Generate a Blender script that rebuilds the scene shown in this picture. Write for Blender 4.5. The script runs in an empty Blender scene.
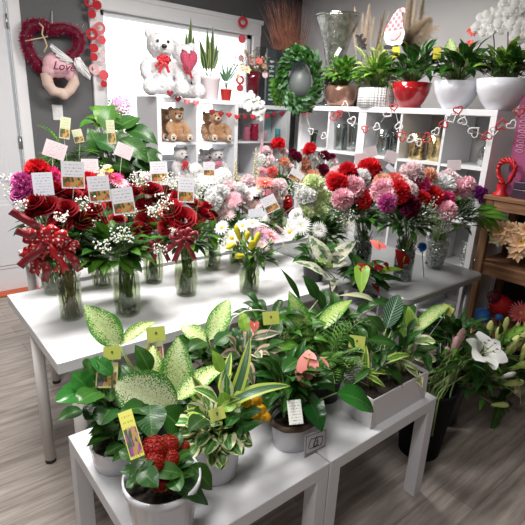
import bpy, math, random
import numpy as np
from mathutils import Vector, Matrix, Euler, noise
V = Vector
PI = math.pi
random.seed(7)
col = bpy.context.scene.collection
scn = bpy.context.scene

# ------------------------------------------------------------------ camera
YAW, PITCH, ROLL, FPX, H = 0.6927218, 0.30864749, 0.04378364, 467.29, 1.62
fw = V((math.sin(YAW)*math.cos(PITCH), math.cos(YAW)*math.cos(PITCH), -math.sin(PITCH)))
r0 = V((math.cos(YAW), -math.sin(YAW), 0)); u0 = r0.cross(fw)
rt = r0*math.cos(ROLL) + u0*math.sin(ROLL); up = -r0*math.sin(ROLL) + u0*math.cos(ROLL)
cam = bpy.data.cameras.new('camera'); camo = bpy.data.objects.new('camera', cam); col.objects.link(camo)
cam.sensor_width = 36; cam.lens = 36*FPX/525; cam.clip_start = .02; cam.clip_end = 60
camo.matrix_world = Matrix(((rt.x, up.x, -fw.x, 0), (rt.y, up.y, -fw.y, 0), (rt.z, up.z, -fw.z, H), (0, 0, 0, 1)))
scn.camera = camo
CAM = V((0, 0, H))
def ray(x, y): return rt*((x-262.5)/FPX) - up*((y-262.5)/FPX) + fw
def onY(x, y, Y): d = ray(x, y); return CAM + d*(Y/d.y)
def onX(x, y, X): d = ray(x, y); return CAM + d*(X/d.x)
def onZ(x, y, Z): d = ray(x, y); return CAM + d*((Z-H)/d.z)

# ------------------------------------------------------------------ world, lights, exposure
scn.view_settings.view_transform = 'Standard'; scn.view_settings.look = 'None'
scn.view_settings.gamma = 1; scn.view_settings.use_curve_mapping = False
scn.view_settings.exposure = 0.0
w = bpy.data.worlds.new('daylight'); scn.world = w; w.use_nodes = True
wb = w.node_tree.nodes['Background']; wb.inputs[0].default_value = (.95, .98, 1, 1); wb.inputs[1].default_value = 2.8
def area(name, loc, sx, sy, power, color=(1, .97, .94), rot=(0, 0, 0)):
    l = bpy.data.lights.new(name, 'AREA'); l.shape = 'RECTANGLE'; l.size = sx; l.size_y = sy; l.energy = power; l.color = color
    o = bpy.data.objects.new(name, l); col.objects.link(o); o.location = loc; o.rotation_euler = rot; return o
area('overhead_area_light', (0.45, 2.0, 2.86), .9, .45, 80)
area('overhead_area_light', (2.15, 2.5, 2.86), .9, .45, 64)
area('overhead_area_light', (-.25, .3, 2.86), .9, .45, 36)  # lamp added over the front to brighten the pots there

# ------------------------------------------------------------------ materials
def new_mat(name):
    m = bpy.data.materials.new(name); m.use_nodes = True; nt = m.node_tree
    return m, nt, nt.nodes, nt.links, nt.nodes['Principled BSDF']
MC = {}
def mat(name, c, rough=.5, metal=0, spec=.5, bump=0, bscale=60, var=0, vscale=8, coat=0, sheen=0, trans=0):
    if name in MC: return MC[name]
    m, nt, N, L, b = new_mat(name)
    b.inputs['Base Color'].default_value = (*c, 1); b.inputs['Roughness'].default_value = rough
    b.inputs['Metallic'].default_value = metal; b.inputs['Specular IOR Level'].default_value = spec
    b.inputs['Coat Weight'].default_value = coat; b.inputs['Sheen Weight'].default_value = sheen
    tc = N.new('ShaderNodeTexCoord')
    if var:
        n = N.new('ShaderNodeTexNoise'); n.inputs['Scale'].default_value = vscale; n.inputs['Detail'].default_value = 4
        L.new(tc.outputs['Object'], n.inputs['Vector'])
        r = N.new('ShaderNodeValToRGB'); r.color_ramp.elements[0].position = .3; r.color_ramp.elements[1].position = .7
        r.color_ramp.elements[0].color = (*[max(0, x*(1-var)) for x in c], 1); r.color_ramp.elements[1].color = (*[min(1, x*(1+var)) for x in c], 1)
        L.new(n.outputs[0], r.inputs[0]); L.new(r.outputs[0], b.inputs['Base Color'])
    if bump:
        n = N.new('ShaderNodeTexNoise'); n.inputs['Scale'].default_value = bscale; n.inputs['Detail'].default_value = 5
        L.new(tc.outputs['Object'], n.inputs['Vector'])
        bp = N.new('ShaderNodeBump'); bp.inputs['Strength'].default_value = bump; bp.inputs['Distance'].default_value = .01
        L.new(n.outputs[0], bp.inputs['Height']); L.new(bp.outputs[0], b.inputs['Normal'])
    MC[name] = m; return m
def M_(N, L, op, a, b=None, c=None):
    n = N.new('ShaderNodeMath'); n.operation = op
    for i, x in enumerate((a, b, c)):
        if x is None: continue
        if isinstance(x, (int, float)): n.inputs[i].default_value = x
        else: L.new(x, n.inputs[i])
    return n.outputs[0]
def mixc(N, L, f, a, b):
    n = N.new('ShaderNodeMix'); n.data_type = 'RGBA'
    if isinstance(f, (int, float)): n.inputs[0].default_value = f
    else: L.new(f, n.inputs[0])
    for i, x in ((6, a), (7, b)):
        if isinstance(x, tuple): n.inputs[i].default_value = (*x, 1)
        else: L.new(x, n.inputs[i])
    return n.outputs[2]
def leafmat(name, c1, c2=None, kind='plain', c3=None, rough=.32, nscale=110):
    """leaf colours laid out along the leaf's own uv: u across, v along"""
    if name in MC: return MC[name]
    m, nt, N, L, b = new_mat(name)
    c2 = c2 or tuple(min(1, x*1.6+.02) for x in c1)
    uv = N.new('ShaderNodeUVMap'); uv.uv_map = 'UVMap'; rn = N.new('ShaderNodeUVMap'); rn.uv_map = 'rnd'
    s = N.new('ShaderNodeSeparateXYZ'); L.new(uv.outputs[0], s.inputs[0]); s2 = N.new('ShaderNodeSeparateXYZ'); L.new(rn.outputs[0], s2.inputs[0])
    a = M_(N, L, 'ABSOLUTE', M_(N, L, 'MULTIPLY_ADD', s.outputs[0], 2., -1.))
    tc = N.new('ShaderNodeTexCoord'); nz = N.new('ShaderNodeTexNoise'); nz.inputs['Scale'].default_value = nscale; nz.inputs['Detail'].default_value = 3
    L.new(tc.outputs['Object'], nz.inputs['Vector']); nv = nz.outputs[0]
    def step(x, lo, hi):
        n = N.new('ShaderNodeMapRange'); n.interpolation_type = 'SMOOTHSTEP'; L.new(x, n.inputs[0]); n.inputs[1].default_value = lo; n.inputs[2].default_value = hi; return n.outputs[0]
    # side veins
    wv = M_(N, L, 'SINE', M_(N, L, 'MULTIPLY', M_(N, L, 'SUBTRACT', s.outputs[1], M_(N, L, 'MULTIPLY', a, .22)), 75.))
    vein = step(wv, .75, 1.); mid = M_(N, L, 'SUBTRACT', 1., step(a, .02, .09))
    if kind == 'plain':
        c = mixc(N, L, M_(N, L, 'MULTIPLY', vein, .25), c1, c2); c = mixc(N, L, M_(N, L, 'MULTIPLY', mid, .7), c, c2)
    elif kind == 'speckle':                          # pale centre flecked with green, green rim
        t = M_(N, L, 'ADD', nv, M_(N, L, 'MULTIPLY', M_(N, L, 'POWER', a, 2.), -.26)); t = M_(N, L, 'ADD', t, M_(N, L, 'MULTIPLY', s2.outputs[0], .05))
        e = step(t, .38, .45); c = mixc(N, L, e, c1, c2)
        c = mixc(N, L, M_(N, L, 'MULTIPLY', mid, .8), c, c3 or c2)
    elif kind == 'margin':                           # pale ragged margin
        t = M_(N, L, 'ADD', a, M_(N, L, 'MULTIPLY_ADD', nv, .9, -.45)); e = step(t, .52, .62); c = mixc(N, L, e, c1, c2)
        c = mixc(N, L, M_(N, L, 'MULTIPLY', mid, .4), c, c2)
    elif kind == 'stripe':                           # long stripes: dark middle, light edges
        st = step(M_(N, L, 'SINE', M_(N, L, 'MULTIPLY', a, 30.)), .2, .9)
        c = mixc(N, L, M_(N, L, 'MULTIPLY', st, .35), c1, c3 or c2); c = mixc(N, L, step(a, .48, .6), c, c2)
    elif kind == 'vein':                             # dark leaf with bright veins
        c = mixc(N, L, vein, c1, c2); c = mixc(N, L, mid, c, c2)
    elif kind == 'blotch':                           # large cream patches
        nz.inputs['Scale'].default_value = 28
        t = M_(N, L, 'ADD', nv, M_(N, L, 'MULTIPLY', a, .22)); c = mixc(N, L, step(t, .53, .58), c1, c2)
        n2 = N.new('ShaderNodeTexNoise'); n2.inputs['Scale'].default_value = 55; L.new(tc.outputs['Object'], n2.inputs['Vector'])
        c = mixc(N, L, M_(N, L, 'MULTIPLY', step(n2.outputs[0], .52, .6), .5), c, c3 or c1)
    hs = N.new('ShaderNodeHueSaturation'); L.new(c, hs.inputs['Color'])
    L.new(M_(N, L, 'MULTIPLY_ADD', s2.outputs[0], .55, .72), hs.inputs['Value']); L.new(M_(N, L, 'MULTIPLY_ADD', s2.outputs[1], .03, .485), hs.inputs['Hue'])
    L.new(hs.outputs[0], b.inputs['Base Color']); b.inputs['Roughness'].default_value = rough
    b.inputs['Specular IOR Level'].default_value = .33
    bp = N.new('ShaderNodeBump'); bp.inputs['Strength'].default_value = .35; bp.inputs['Distance'].default_value = .003
    L.new(M_(N, L, 'SUBTRACT', 0., vein), bp.inputs['Height']); L.new(bp.outputs[0], b.inputs['Normal'])
    # thin leaf lets some light through
    tr = N.new('ShaderNodeBsdfTranslucent'); L.new(hs.outputs[0], tr.inputs[0]); mx = N.new('ShaderNodeMixShader'); mx.inputs[0].default_value = .22
    L.new(b.outputs[0], mx.inputs[1]); L.new(tr.outputs[0], mx.inputs[2]); L.new(mx.outputs[0], N['Material Output'].inputs[0])
    MC[name] = m; return m
def petalmat(name, c, c2=None, rough=.55):
    """petal: c at the base running to c2 at the rim"""
    if name in MC: return MC[name]
    m, nt, N, L, b = new_mat(name); c2 = c2 or c
    uv = N.new('ShaderNodeUVMap'); uv.uv_map = 'UVMap'; s = N.new('ShaderNodeSeparateXYZ'); L.new(uv.outputs[0], s.inputs[0])
    rn = N.new('ShaderNodeUVMap'); rn.uv_map = 'rnd'; s2 = N.new('ShaderNodeSeparateXYZ'); L.new(rn.outputs[0], s2.inputs[0])
    cc = mixc(N, L, s.outputs[1], c, c2)
    hs = N.new('ShaderNodeHueSaturation'); L.new(cc, hs.inputs['Color']); L.new(M_(N, L, 'MULTIPLY_ADD', s2.outputs[0], .3, .85), hs.inputs['Value'])
    L.new(hs.outputs[0], b.inputs['Base Color']); b.inputs['Roughness'].default_value = rough; b.inputs['Specular IOR Level'].default_value = .3
    tr = N.new('ShaderNodeBsdfTranslucent'); L.new(hs.outputs[0], tr.inputs[0]); mx = N.new('ShaderNodeMixShader'); mx.inputs[0].default_value = .2
    L.new(b.outputs[0], mx.inputs[1]); L.new(tr.outputs[0], mx.inputs[2]); L.new(mx.outputs[0], N['Material Output'].inputs[0])
    MC[name] = m; return m
def glassmat(name, tint=(.86, .9, .88), rough=.03, fac=.12, bump=0, bscale=40, gl=.5):
    if name in MC: return MC[name]
    m, nt, N, L, b = new_mat(name); N.remove(b)
    t = N.new('ShaderNodeBsdfTransparent'); t.inputs[0].default_value = (*tint, 1)
    g = N.new('ShaderNodeBsdfGlossy'); g.inputs['Roughness'].default_value = rough; g.inputs[0].default_value = (.95, .97, .97, 1)
    lw = N.new('ShaderNodeLayerWeight'); lw.inputs[0].default_value = .25
    f = M_(N, L, 'MULTIPLY_ADD', lw.outputs[1], gl, fac)
    mx = N.new('ShaderNodeMixShader'); L.new(f, mx.inputs[0]); L.new(t.outputs[0], mx.inputs[1]); L.new(g.outputs[0], mx.inputs[2]); L.new(mx.outputs[0], N['Material Output'].inputs[0])
    if bump:
        tc = N.new('ShaderNodeTexCoord'); n = N.new('ShaderNodeTexVoronoi'); n.inputs['Scale'].default_value = bscale; L.new(tc.outputs['Object'], n.inputs['Vector'])
        bp = N.new('ShaderNodeBump'); bp.inputs['Strength'].default_value = bump; bp.inputs['Distance'].default_value = .01; L.new(n.outputs[0], bp.inputs['Height'])
        L.new(bp.outputs[0], g.inputs['Normal']); L.new(bp.outputs[0], lw.inputs['Normal'])
    MC[name] = m; return m
def floormat():
    m, nt, N, L, b = new_mat('grey_oak_planks')
    tc = N.new('ShaderNodeTexCoord'); mp = N.new('ShaderNodeMapping'); L.new(tc.outputs['Object'], mp.inputs[0])
    br = N.new('ShaderNodeTexBrick'); L.new(mp.outputs[0], br.inputs[0]); br.inputs['Scale'].default_value = 1
    br.inputs['Brick Width'].default_value = 1.2; br.inputs['Row Height'].default_value = .16; br.inputs['Mortar Size'].default_value = .0012
    br.inputs[1].default_value = (.46, .42, .39, 1); br.inputs[2].default_value = (.36, .325, .30, 1); br.inputs[3].default_value = (.2, .18, .16, 1)
    mp2 = N.new('ShaderNodeMapping'); mp2.inputs['Scale'].default_value = (1.6, 17, 1); L.new(tc.outputs['Object'], mp2.inputs[0])
    n = N.new('ShaderNodeTexNoise'); n.inputs['Scale'].default_value = 1.6; n.inputs['Detail'].default_value = 8; n.inputs['Roughness'].default_value = .65; L.new(mp2.outputs[0], n.inputs[0])
    r = N.new('ShaderNodeValToRGB'); r.color_ramp.elements[0].position = .32; r.color_ramp.elements[0].color = (.5, .46, .43, 1); r.color_ramp.elements[1].position = .66; r.color_ramp.elements[1].color = (1.15, 1.12, 1.1, 1)
    L.new(n.outputs[0], r.inputs[0])
    mm = N.new('ShaderNodeMix'); mm.data_type = 'RGBA'; mm.blend_type = 'MULTIPLY'; mm.inputs[0].default_value = 1; L.new(br.outputs[0], mm.inputs[6]); L.new(r.outputs[0], mm.inputs[7])
    L.new(mm.outputs[2], b.inputs['Base Color']); b.inputs['Roughness'].default_value = .45
    return m
def woodmat(name, c1, c2, axis=0):
    if name in MC: return MC[name]
    m, nt, N, L, b = new_mat(name)
    tc = N.new('ShaderNodeTexCoord'); mp = N.new('ShaderNodeMapping'); s = [14, 14, 14]; s[axis] = 1.2; mp.inputs['Scale'].default_value = s; L.new(tc.outputs['Object'], mp.inputs[0])
    n = N.new('ShaderNodeTexNoise'); n.inputs['Scale'].default_value = 3; n.inputs['Detail'].default_value = 7; L.new(mp.outputs[0], n.inputs[0])
    r = N.new('ShaderNodeValToRGB'); r.color_ramp.elements[0].position = .35; r.color_ramp.elements[0].color = (*c1, 1); r.color_ramp.elements[1].position = .65; r.color_ramp.elements[1].color = (*c2, 1)
    L.new(n.outputs[0], r.inputs[0]); L.new(r.outputs[0], b.inputs['Base Color']); b.inputs['Roughness'].default_value = .6
    MC[name] = m; return m
def cardmat(name, pic=(.50, .10, .04), paper=(.68, .68, .72), ink=(.25, .2, .25), pv=.42):
    """printed card: faint handwriting lines over a small colour picture"""
    if name in MC: return MC[name]
    m, nt, N, L, b = new_mat(name)
    uv = N.new('ShaderNodeUVMap'); uv.uv_map = 'UVMap'; s = N.new('ShaderNodeSeparateXYZ'); L.new(uv.outputs[0], s.inputs[0]); u, v = s.outputs[0], s.outputs[1]
    def st(x, lo, hi):
        n = N.new('ShaderNodeMapRange'); L.new(x, n.inputs[0]); n.inputs[1].default_value = lo; n.inputs[2].default_value = hi; return n.outputs[0]
    mp = N.new('ShaderNodeMapping'); mp.inputs['Scale'].default_value = (26, 10, 1); L.new(uv.outputs[0], mp.inputs[0])
    n = N.new('ShaderNodeTexNoise'); n.inputs['Scale'].default_value = 1; L.new(mp.outputs[0], n.inputs[0])
    line = st(M_(N, L, 'SINE', M_(N, L, 'MULTIPLY', v, 52.)), .35, .6)
    ink_f = M_(N, L, 'MULTIPLY', M_(N, L, 'MULTIPLY', line, st(n.outputs[0], .5, .54)), M_(N, L, 'MULTIPLY', st(u, .14, .15), st(u, .88, .87)))
    ink_f = M_(N, L, 'MULTIPLY', ink_f, M_(N, L, 'MULTIPLY', st(v, .92, .9), .75))
    c = mixc(N, L, ink_f, paper, ink)
    if pv > 0:
        vo = N.new('ShaderNodeTexVoronoi'); vo.inputs['Scale'].default_value = 7; L.new(uv.outputs[0], vo.inputs[0])
        sep = N.new('ShaderNodeSeparateXYZ'); L.new(vo.outputs['Color'], sep.inputs[0])
        pc = mixc(N, L, st(sep.outputs[0], .35, .5), (.03, .09, .02), pic); pc = mixc(N, L, st(sep.outputs[1], .62, .7), pc, (.45, .26, .08))
        inside = M_(N, L, 'MULTIPLY', M_(N, L, 'MULTIPLY', st(v, .05, .06), st(v, pv+.01, pv)), M_(N, L, 'MULTIPLY', st(u, .05, .06), st(u, .95, .94)))
        c = mixc(N, L, inside, c, pc)
    L.new(c, b.inputs['Base Color']); b.inputs['Roughness'].default_value = .4
    MC[name] = m; return m

white_lam = mat('white_laminate', (.80, .80, .82), .22, spec=.5)
white_mat = mat('white_paint', (.78, .78, .79), .45)
shelf_white = mat('white_shelf_foil', (.76, .76, .78), .4)
leg_paint = mat('cream_white_leg_paint', (.72, .69, .67), .4)
green_dark = leafmat('dark_green_leaf', (.022, .085, .012), (.09, .24, .04))
green_mid = leafmat('mid_green_leaf', (.065, .19, .018), (.18, .38, .06))
green_lime = leafmat('lime_green_leaf', (.22, .42, .05), (.45, .62, .14))
green_blue = leafmat('grey_green_leaf', (.09, .19, .10), (.24, .34, .22))
speckle = leafmat('cream_speckled_leaf', (.10, .30, .035), (.62, .70, .32), 'speckle', (.5, .65, .25), nscale=230)
speckle2 = leafmat('dense_cream_speckled_leaf', (.07, .24, .03), (.74, .76, .50), 'speckle', (.6, .7, .35), nscale=270)
margin = leafmat('cream_edged_leaf', (.08, .25, .05), (.74, .76, .42), 'margin', nscale=45)
stripe = leafmat('striped_strap_leaf', (.03, .13, .05), (.50, .60, .09), 'stripe', (.35, .45, .25))
veined = leafmat('silver_veined_leaf', (.012, .07, .03), (.34, .48, .34), 'vein')
blotch = leafmat('cream_blotched_leaf', (.16, .25, .14), (.80, .78, .62), 'blotch', (.40, .48, .32))
stem_green = mat('green_stem', (.13, .20, .06), .5, var=.5, vscale=30)
stem_pale = mat('pale_green_stem', (.35, .43, .18), .5)
stem_dark = mat('dark_stem', (.04, .05, .025), .6)
soil = mat('potting_soil', (.03, .02, .014), .95, bump=1, bscale=90, var=.6, vscale=80)
glass = glassmat('clear_vase_glass', (.87, .89, .83), .03, .015, gl=.38)
crystal = glassmat('cut_crystal_glass', (.80, .82, .82), .08, .22, 1.0, 55)
thin_glass = glassmat('window_pane_glass', (.97, .98, .98), .02, .02)
water = glassmat('vase_water', (.90, .92, .82), .03, .0, gl=.08)
cer_white = mat('white_glazed_ceramic', (.80, .80, .84), .18, coat=.4)
tag_lime = cardmat('lime_plant_tag', (.1, .1, .12), (.50, .56, .08), (.2, .28, .05), pv=0)
CARD = cardmat('printed_gift_card')
CARD_PLAIN = cardmat('plain_message_card', paper=(.66, .57, .59), pv=0)
CARD_WHITE = cardmat('white_message_card', paper=(.70, .73, .80), pv=0)

# ------------------------------------------------------------------ mesh builder
ORG = {}
class MB:
    def __init__(s): s.v = []; s.f = []; s.uv = []; s.rn = []; s.mi = []; s.sm = []
    def face(s, idx, uvs=None, rn=(.5, .5), mi=0, sm=True):
        s.f.append(tuple(idx)); s.uv.append(uvs or [(0, 0)]*len(idx)); s.rn.append(rn); s.mi.append(mi); s.sm.append(sm)
    def grid(s, rows, mi=0, closed=False, rn=(.5, .5), sm=True):
        """rows: list of lists of points"""
        n = len(rows[0]); b = len(s.v); R = len(rows)
        for r in rows: s.v.extend([tuple(p) for p in r])
        for i in range(R-1):
            for j in range(n if closed else n-1):
                k = (j+1) % n
                u0_, u1_ = j/(n-1 if not closed else n), (j+1)/(n-1 if not closed else n)
                s.face((b+i*n+j, b+i*n+k, b+(i+1)*n+k, b+(i+1)*n+j), [(u0_, i/(R-1)), (u1_, i/(R-1)), (u1_, (i+1)/(R-1)), (u0_, (i+1)/(R-1))], rn, mi, sm)
        return b
    def box(s, x0, x1, y0, y1, z0, z1, mi=0, M=None, bev=0):
        if bev:
            import bmesh
            bm = bmesh.new(); bmesh.ops.create_cube(bm, size=1)
            for v in bm.verts: v.co = V(((x0+x1)/2+v.co.x*(x1-x0), (y0+y1)/2+v.co.y*(y1-y0), (z0+z1)/2+v.co.z*(z1-z0)))
            bmesh.ops.bevel(bm, geom=bm.edges[:], offset=bev, segments=2, affect='EDGES', profile=.5)
            b = len(s.v); bm.verts.index_update()
            for v in bm.verts: s.v.append(tuple(M @ v.co) if M else tuple(v.co))
            for f in bm.faces: s.face([b+v.index for v in f.verts], mi=mi, sm=False)
            bm.free(); return
        b = len(s.v); P = [(x0, y0, z0), (x1, y0, z0), (x1, y1, z0), (x0, y1, z0), (x0, y0, z1), (x1, y0, z1), (x1, y1, z1), (x0, y1, z1)]
        s.v.extend([tuple(M @ V(p)) if M else p for p in P]); q = [(0, 0), (1, 0), (1, 1), (0, 1)]
        for f in ((0, 3, 2, 1), (4, 5, 6, 7), (0, 1, 5, 4), (1, 2, 6, 5), (2, 3, 7, 6), (3, 0, 4, 7)): s.face([b+i for i in f], q, mi=mi, sm=False)
    def tube(s, pts, r, n=6, mi=0, cap=True, rn=(.5, .5)):
        pts = [V(p) for p in pts]; rr = r if isinstance(r, (list, tuple)) else [r]*len(pts); rows = []
        t0 = (pts[1]-pts[0]).normalized(); a = t0.orthogonal().normalized()
        for i, p in enumerate(pts):
            t = (pts[min(i+1, len(pts)-1)]-pts[max(i-1, 0)]); t = t.normalized() if t.length > 1e-9 else t0
            a = (a - t*a.dot(t)); a = a.normalized() if a.length > 1e-6 else t.orthogonal().normalized(); b = t.cross(a)
            rows.append([p + (a*math.cos(2*PI*k/n) + b*math.sin(2*PI*k/n))*rr[i] for k in range(n)])
        k0 = s.grid(rows, mi, True, rn)
        if cap:
            s.face([k0+i for i in range(n)][::-1], mi=mi); s.face([k0+(len(rows)-1)*n+i for i in range(n)], mi=mi)
    def lathe(s, prof, c=(0, 0, 0), n=32, mi=0, sx=1, sy=1, wob=None):
        c = V(c); rows = []
        for i, (r, z) in enumerate(prof):
            row = []
            for k in range(n):
                a = 2*PI*k/n; q = r*(1+(wob(a, z) if wob else 0)); row.append(c+V((q*math.cos(a)*sx, q*math.sin(a)*sy, z)))
            rows.append(row)
        s.grid(rows, mi, True)
    def ball(s, c, r, n=8, mi=0, sc=(1, 1, 1), M=None, rn=(.5, .5)):
        rows = []
        for i in range(n//2+1):
            th = PI*i/(n//2); ra = max(math.sin(th), .02)
            row = [V((math.cos(2*PI*k/n)*ra*r*sc[0], math.sin(2*PI*k/n)*ra*r*sc[1], -math.cos(th)*r*sc[2])) for k in range(n)]
            rows.append([V(c)+(M @ p if M else p) for p in row])
        s.grid(rows, mi, True, rn)
    def octa(s, c, r, mi=0, rn=(.5, .5)):
        c = V(c); b = len(s.v)
        for d in ((1, 0, 0), (-1, 0, 0), (0, 1, 0), (0, -1, 0), (0, 0, 1), (0, 0, -1)): s.v.append(tuple(c+V(d)*r))
        for f in ((0, 2, 4), (2, 1, 4), (1, 3, 4), (3, 0, 4), (2, 0, 5), (1, 2, 5), (3, 1, 5), (0, 3, 5)): s.face([b+i for i in f], mi=mi, rn=rn, sm=False)
    def leaf(s, base, tip, W, nrm=None, bend=.15, shape='ovate', fold=.25, mi=0, n=7, wave=0, rn=None, side=0):
        """leaf blade from base to tip; bend arches it along its normal"""
        base, tip = V(base), V(tip); d = tip-base; Ln = d.length
        if Ln < 1e-5: return
        d = d/Ln; nrm = V(nrm) if nrm else V((0, 0, 1))
        nrm = nrm - d*nrm.dot(d)
        nrm = nrm.normalized() if nrm.length > .05 else d.orthogonal().normalized()
        x = d.cross(nrm); rows = []; rn = rn or (random.random(), random.random()); ph = random.random()*6
        for i in range(n+1):
            t = i/n
            if shape == 'ovate': wd = math.sin(PI*t**.75)**.85
            elif shape == 'round': wd = math.sin(PI*min(1, t*.98+.01))**.55
            elif shape == 'lance': wd = math.sin(PI*t**.8)**1.1
            elif shape == 'strap': wd = min(1, t*5+.25)*(1-t**3)**.9
            elif shape == 'heart': wd = (min(1, .72+t*1.6)*(1-t**1.7)**.9) if t > 0 else .55
            else: wd = math.sin(PI*t)
            wd = max(wd, .012)*W/2
            c = base + d*(Ln*t) + nrm*(bend*Ln*4*t*(1-t)) + x*(side*Ln*4*t*(1-t))
            row = []
            for a in (-1, -.5, 0, .5, 1):
                wv = wave*W*math.sin(t*17+ph+a*2)*abs(a)
                row.append(c + x*(a*wd) + nrm*(abs(a)**1.3*fold*wd + wv) - (d*(W*.18*abs(a)) if shape == 'heart' and t < .3 else V((0, 0, 0))))
            rows.append(row)
        s.grid(rows, mi, False, rn)
    def build(s, name, mats, parent=None, off=None, solid=0, sub=0):
        me = bpy.data.meshes.new(name); o_ = off if off is not None else (ORG.get(parent.name, V((0, 0, 0))) if parent else V((0, 0, 0)))
        me.from_pydata([(a[0]-o_[0], a[1]-o_[1], a[2]-o_[2]) for a in s.v], [], s.f)
        for l, per in (('UVMap', 0), ('rnd', 1)):
            u = me.uv_layers.new(name=l); arr = []
            for i, f in enumerate(s.f):
                if per: arr.extend(list(s.rn[i])*len(f))
                else:
                    for q in s.uv[i]: arr.extend(q)
            u.data.foreach_set('uv', arr)
        for m in (mats if isinstance(mats, (list, tuple)) else [mats]): me.materials.append(m)
        me.polygons.foreach_set('material_index', s.mi); me.polygons.foreach_set('use_smooth', s.sm); me.update()
        o = bpy.data.objects.new(name, me); col.objects.link(o)
        if parent: o.parent = parent
        ORG[o.name] = V(o_)
        if solid: md = o.modifiers.new('thickness', 'SOLIDIFY'); md.thickness = solid; md.offset = 0
        if sub: md = o.modifiers.new('smooth', 'SUBSURF'); md.levels = sub; md.render_levels = sub
        return o
def thing(name, label, cat, loc=(0, 0, 0), group=None):
    o = bpy.data.objects.new(name, None); col.objects.link(o); o.location = loc; o.empty_display_size = .05
    ORG[o.name] = V(loc); o['label'] = label; o['category'] = cat
    if group: o['group'] = group
    return o
def tag(o, label, cat, group=None):
    o['label'] = label; o['category'] = cat
    if group: o['group'] = group
    return o
def struct(o): o['kind'] = 'structure'; return o
def stuff(o): o['kind'] = 'stuff'; return o
def solo(mb, name, mats, label, cat, loc=(0, 0, 0), group=None, **k):
    o = mb.build(name, mats, None, off=V(loc), **k); o.location = loc; return tag(o, label, cat, group)
def inst(me, name, parent, loc, rot, sc):
    """a copy of a prototype mesh as one part of a thing"""
    o = bpy.data.objects.new(name, me); col.objects.link(o); o.parent = parent; o.location = V(loc)-ORG[parent.name]
    o.rotation_euler = rot; o.scale = (sc, sc, sc) if isinstance(sc, (int, float)) else sc; return o
def aim(d, roll=0):
    d = V(d).normalized(); q = d.to_track_quat('Z', 'Y'); return (q.to_matrix() @ Matrix.Rotation(roll, 3, 'Z')).to_euler()
def rnd(a, b): return a+(b-a)*random.random()

# ------------------------------------------------------------------ the room
def slab(name, x0, x1, y0, y1, z0, z1, m, parent=None):
    b = MB(); b.box(x0, x1, y0, y1, z0, z1); o = b.build(name, m, parent)
    return o if parent else struct(o)
YW, XW = 4.45, 4.12
paint_dark = mat('charcoal_wall_paint', (.115, .115, .12), .6, bump=.15, bscale=180)
paint_light = mat('pale_grey_wall_paint', (.80, .78, .78), .6, bump=.12, bscale=180)
slab('floor', -2.2, XW+.1, -2.2, YW+.1, -.06, 0, floormat())
slab('ceiling', -2.2, XW+.1, -2.2, YW+.1, 2.9, 2.98, mat('ceiling_white', (.55, .55, .55), .8))
b = MB()                                          # back wall with the openings for window and door
for x0, x1, z0, z1 in ((-2.2, .08, 0, 2.9), (.08, .98, 2.66, 2.9), (.98, 1.7, 0, 2.9), (1.7, 3.42, 0, 1.12), (1.7, 3.42, 2.44, 2.9), (3.42, XW, 0, 2.9)): b.box(x0, x1, YW, YW+.12, z0, z1)
struct(b.build('wall_back', paint_dark))
slab('wall_right', XW, XW+.1, -2.2, YW+.1, 0, 2.9, paint_light)
slab('wall_left', -2.3, -2.2, -2.2, YW+.1, 0, 2.9, mat('left_wall_paint', (.14, .14, .14), .7))
slab('wall_front', -2.2, XW, -2.3, -2.2, 0, 2.9, mat('left_wall_paint', (.14, .14, .14), .7))
slab('baseboard_back', 1.07, XW, YW-.015, YW, 0, .11, white_mat)
slab('baseboard_right', XW-.015, XW, -2.2, YW-.015, 0, .11, white_mat)
# door: panelled leaf, casing, hinges
b = MB(); b.box(.10, .955, YW-.02, YW+.02, .02, 2.64)
for x0, x1 in ((.2, .48), (.58, .86)):
    for z0, z1 in ((.22, .82), (.98, 1.72), (1.88, 2.5)):
        b.box(x0, x1, YW-.026, YW-.02, z0, z1, bev=.004); b.box(x0+.03, x1-.03, YW-.034, YW-.024, z0+.03, z1-.03, bev=.006)
d = struct(b.build('door_1', mat('white_door_paint', (.72, .72, .75), .4)))
for z in (.3, 1.30, 2.22):
    b = MB(); b.box(.955, .985, YW-.03, YW-.018, z-.05, z+.05); b.tube([(.968, YW-.034, z-.055), (.968, YW-.034, z+.055)], .008, 8); b.build('hinge', mat('steel_hinge', (.5, .5, .5), .35, 1), d)
b = MB(); b.box(.98, 1.075, YW-.03, YW, 0, 2.66, bev=.006); b.box(.985, 1.0, YW-.045, YW-.03, 0, 2.66); b.box(-.02, .08, YW-.03, YW, 0, 2.66, bev=.006); b.box(-.02, 1.075, YW-.03, YW, 2.66, 2.76, bev=.006)
struct(b.build('trim_1', mat('white_casing_paint', (.80, .80, .81), .4)))
b = MB(); b.box(.08, .98, YW-.13, YW+.1, 0, .02, bev=.006); struct(b.build('trim_2', woodmat('orange_brown_threshold', (.42, .07, .02), (.6, .13, .05), 0)))
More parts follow.
